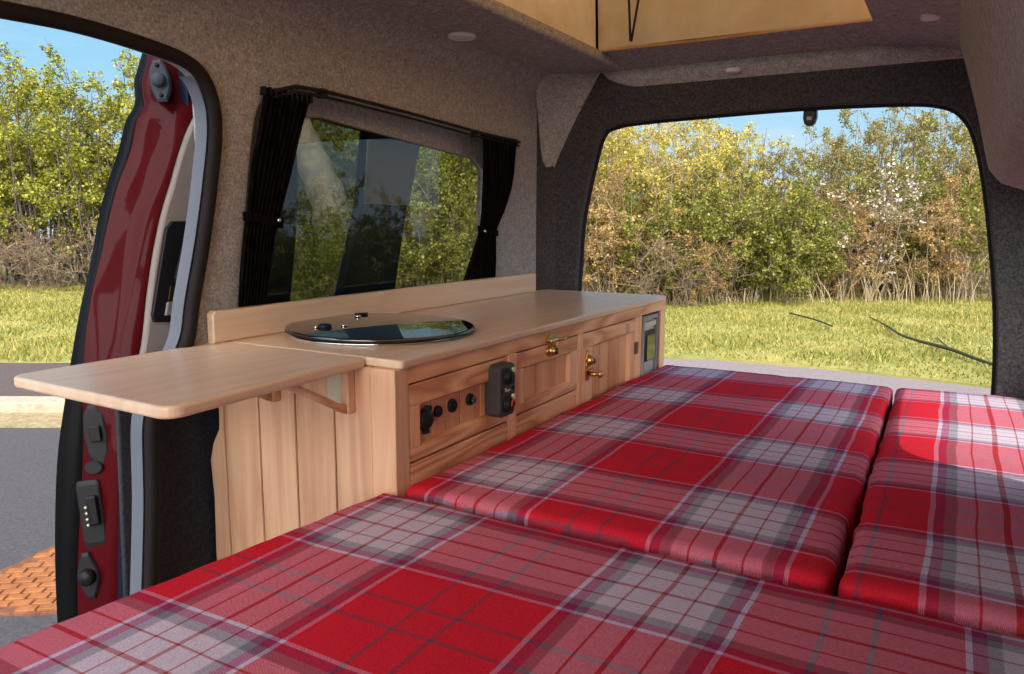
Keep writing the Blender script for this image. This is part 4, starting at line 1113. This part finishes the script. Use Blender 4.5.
# rear opening, back row from left to right
pl('willow', 590, 14.8, .92, .3, label='yellow willow hanging over the left edge of the tailgate opening'); pl('willow', 660, 14.6, .93, 2.1, label='yellow willow above the far end of the worktop')
pl('willow', 728, 15.2, .86, 4.0, label='yellow willow left of the tailgate latch'); pl('willow', 560, 16., .95, 5.0, label='yellow willow behind the rear pillar')
pl('olive', 800, 15.4, .82, 1.0, label='olive shrub directly under the tailgate latch'); pl('olive', 850, 15.8, .88, 2.8, label='olive shrub behind the blossoming blackthorn'); pl('olive', 915, 15.8, 1.02, 4.4, label='tall olive shrub at the right of the tailgate opening')
pl('olive', 980, 15.6, .98, 5.7, label='tall olive shrub beside the right pillar of the opening'); pl('olive', 1045, 15.6, .96, .6, label='olive shrub hidden behind the right pillar')
pl('bare', 868, 16.6, .80, 2., label='bare twiggy tree against the sky right of the latch'); pl('bare', 775, 16.8, .72, .3, label='bare twiggy tree behind the shrubs under the latch')
# rear opening, front row
pl('russet', 600, 13.6, .95, .5, label='russet shrub at the left pillar of the tailgate opening'); pl('bramble', 655, 13.8, .98, 1.7, label='dark green bramble behind the far end of the worktop')
pl('bramble', 722, 13.9, .98, 3.3, label='dark green bramble in the middle left of the tailgate view'); pl('bramble', 778, 14.0, .98, 4.9, label='dark green bramble under the tailgate latch'); pl('russet', 690, 13.2, .62, 2.8, label='low russet shrub between the two brambles right of the worktop')
pl('russet', 830, 14.4, .82, 4.1, label='russet shrub below the blossoming blackthorn'); pl('blackthorn', 872, 14.4, .98, .9, label='blackthorn covered in white blossom, right of centre in the tailgate view')
pl('blackthorn', 985, 14.2, .55, 3.1, label='low blackthorn in white blossom beside the right pillar'); pl('russet', 945, 14.2, .92, 1.4, label='russet shrub near the right end of the tailgate view'); pl('bramble', 925, 14.8, .92, 5.6, label='dark green bramble behind the russet shrub on the right')
pl('scrub', 610, 13.0, 1.0, .6, label='dry scrub at the hedge foot beside the worktop end'); pl('scrub', 690, 13.1, .85, 2.0, label='dry scrub at the hedge foot in the middle of the tailgate view'); pl('scrub', 1000, 13.8, .9, 3.3, label='dry scrub at the hedge foot beside the right pillar')
# back row, closing the hedge against the sky
for px_, kd_, sc_, lb in ((-70, 'hawthorn', 1.08, 'tall green hawthorn in the back row at the left end of the hedge'), (75, 'hawthorn', 1.1, 'tall green hawthorn in the back row behind the gap left of the red door'),
        (165, 'hawthorn', 1.05, 'tall green hawthorn in the back row behind the red door top'), (255, 'hawthorn', 1.05, 'tall hawthorn in the back row behind the near curtain'), (345, 'hawthorn', 1.05, 'tall hawthorn in the back row behind the pale stand-in trunk'),
        (425, 'hawthorn', 1.05, 'tall hawthorn in the back row above the far end of the side window'), (625, 'willow', .98, 'yellow willow in the back row at the top left of the tailgate view'), (695, 'willow', .98, 'yellow willow in the back row, second from the left pillar'),
        (752, 'olive', .93, 'olive shrub in the back row just left of the latch'), (825, 'olive', .92, 'olive shrub in the back row just right of the latch'), (885, 'olive', 1.1, 'tall olive shrub in the back row above the blossom'),
        (945, 'olive', 1.16, 'tallest olive shrub in the back row at the right of the tailgate view'), (1010, 'olive', 1.12, 'tall olive shrub in the back row behind the right pillar')):
    pl(kd_, px_, 18.6 if kd_ != 'olive' else 17.6, sc_, px_ * .7, label=lb)
for a, k in exec_list: plant(*a, **k)
# low hedge to the right of the van, out of the photograph but mirrored in the side window
for i in range(9):
    az = math.radians(27 + 4.2 * i); k = ['olive', 'bramble'][i % 2]
    t = plant(k, 512, 10, (.47, .72)[i % 2] * (1 + .04 * math.sin(i * 2.3)), i * 1.3, label='low green %s, %s in the low hedge right of the van' % (('shrub', 'bramble')[i % 2], ('first', 'second', 'third', 'fourth', 'fifth', 'sixth', 'seventh', 'eighth', 'ninth')[i]))
    t.location = (-1.6 + 10.2 * math.sin(az), 10.2 * math.cos(az), GROUND)
t = thing('lawn_shadow', (-.2, 10., GROUND + .04), 'long dark streak standing in for a shadow on the lawn near the right pillar', 'shadow')  # a cast shadow on the grass, modelled as a thin dark solid
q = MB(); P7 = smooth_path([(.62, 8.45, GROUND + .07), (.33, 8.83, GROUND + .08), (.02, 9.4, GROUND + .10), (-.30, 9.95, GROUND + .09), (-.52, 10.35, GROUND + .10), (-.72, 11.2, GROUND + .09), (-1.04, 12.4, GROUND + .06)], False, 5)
q.tube(P7, [.020 - .018 * abs(i / len(P7) - .35) for i in range(len(P7))], 8); build('shadow_strip', q, 'shadow_tone', t)
q = MB(); q.tube(smooth_path([(.02, 9.4, GROUND + .10), (-.10, 9.9, GROUND + .13), (-.12, 10.5, GROUND + .08)], False, 5), .007, 6); build('shadow_fork', q, 'shadow_tone', t)
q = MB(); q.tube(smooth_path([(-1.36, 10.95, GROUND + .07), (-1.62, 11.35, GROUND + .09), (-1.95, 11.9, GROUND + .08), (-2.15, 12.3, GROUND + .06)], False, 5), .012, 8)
o = build('lawn_shadow', q, 'shadow_tone', origin=(-1.8, 11.6, GROUND + .05)); tag(o, 'short dark streak standing in for a shadow on the lawn, middle of the tailgate view', 'shadow')  # second lawn shadow, also drawn as a dark solid

# pale straw reeds along the foot of the hedge at the right
def reeds(n, px0, px1, d0, d1, h0, h1, seed):
    r = np.random.default_rng(seed); V = []; 
    px = r.uniform(px0, px1, n); dep = r.uniform(d0, d1, n)
    B = np.array([ground_at(a, c)[:] for a, c in zip(px, dep)]); hh = r.uniform(h0, h1, n) * (.55 + .45 * np.abs(np.sin(px * .06)))
    lean = r.normal(0, .26, (n, 2)) * hh[:, None]; t4 = np.linspace(0, 1, 4)
    seg = np.stack([np.stack([B[:, 0] + lean[:, 0] * t ** 1.6, B[:, 1] + lean[:, 1] * t ** 1.6, B[:, 2] + hh * t], 1) for t in t4], 1)
    return twig_tubes(seg, np.array([[.008, .007, .006, .003]]).repeat(n, 0))
a, f_ = reeds(140, 765, 985, 13.2, 14.0, .3, 1.0, 4)
me = mesh_np('dry_reeds', a, f_, ['straw_blade']); o = bpy.data.objects.new('dry_reeds', me); COL.objects.link(o)
tag(o, 'pale straw-coloured reeds standing along the hedge foot', 'dry grass', kind='stuff')
a, f_ = reeds(220, 560, 760, 12.9, 13.5, .12, .40, 6)
me = mesh_np('dry_stalks', a, f_, ['straw_blade']); o = bpy.data.objects.new('dry_stalks', me); COL.objects.link(o)
tag(o, 'short dry stalks along the hedge foot near the worktop', 'dry grass', kind='stuff')

# trunk shape added to stand for a pale reflection in the side window
t = thing('trunk_reflection', (ground_at(352, 13.6)), 'pale trunk shape standing in for a reflection in the side window', 'tree trunk')
g0 = ground_at(362, 13.6)
def at_px(px, py, depth):
    return FW * depth + RT * ((px - 512.) / F_PX * depth) + UP * ((337. - py) / F_PX * depth)
pp = [g0 + Vector((0, 0, -.1)), at_px(340, 250, 13.6), at_px(330, 205, 13.6), at_px(317, 172, 13.6), at_px(304, 140, 13.7), at_px(290, 105, 13.9), at_px(280, 80, 14.)]
q = MB(); P7 = smooth_path(pp, False, 5); q.tube(P7, [.40 - .22 * i / len(P7) + .02 * math.sin(i * 1.7) for i in range(len(P7))], 16); build('trunk', q, 'reflection_pale', t)


# ------------------------------------------------------------------ view
vs = S.view_settings; vs.view_transform = 'Standard'; vs.look = 'None'; vs.gamma = 1.; vs.use_curve_mapping = False; vs.exposure = 0.
for o in bpy.data.objects:
    if '_w' in o: del o['_w']
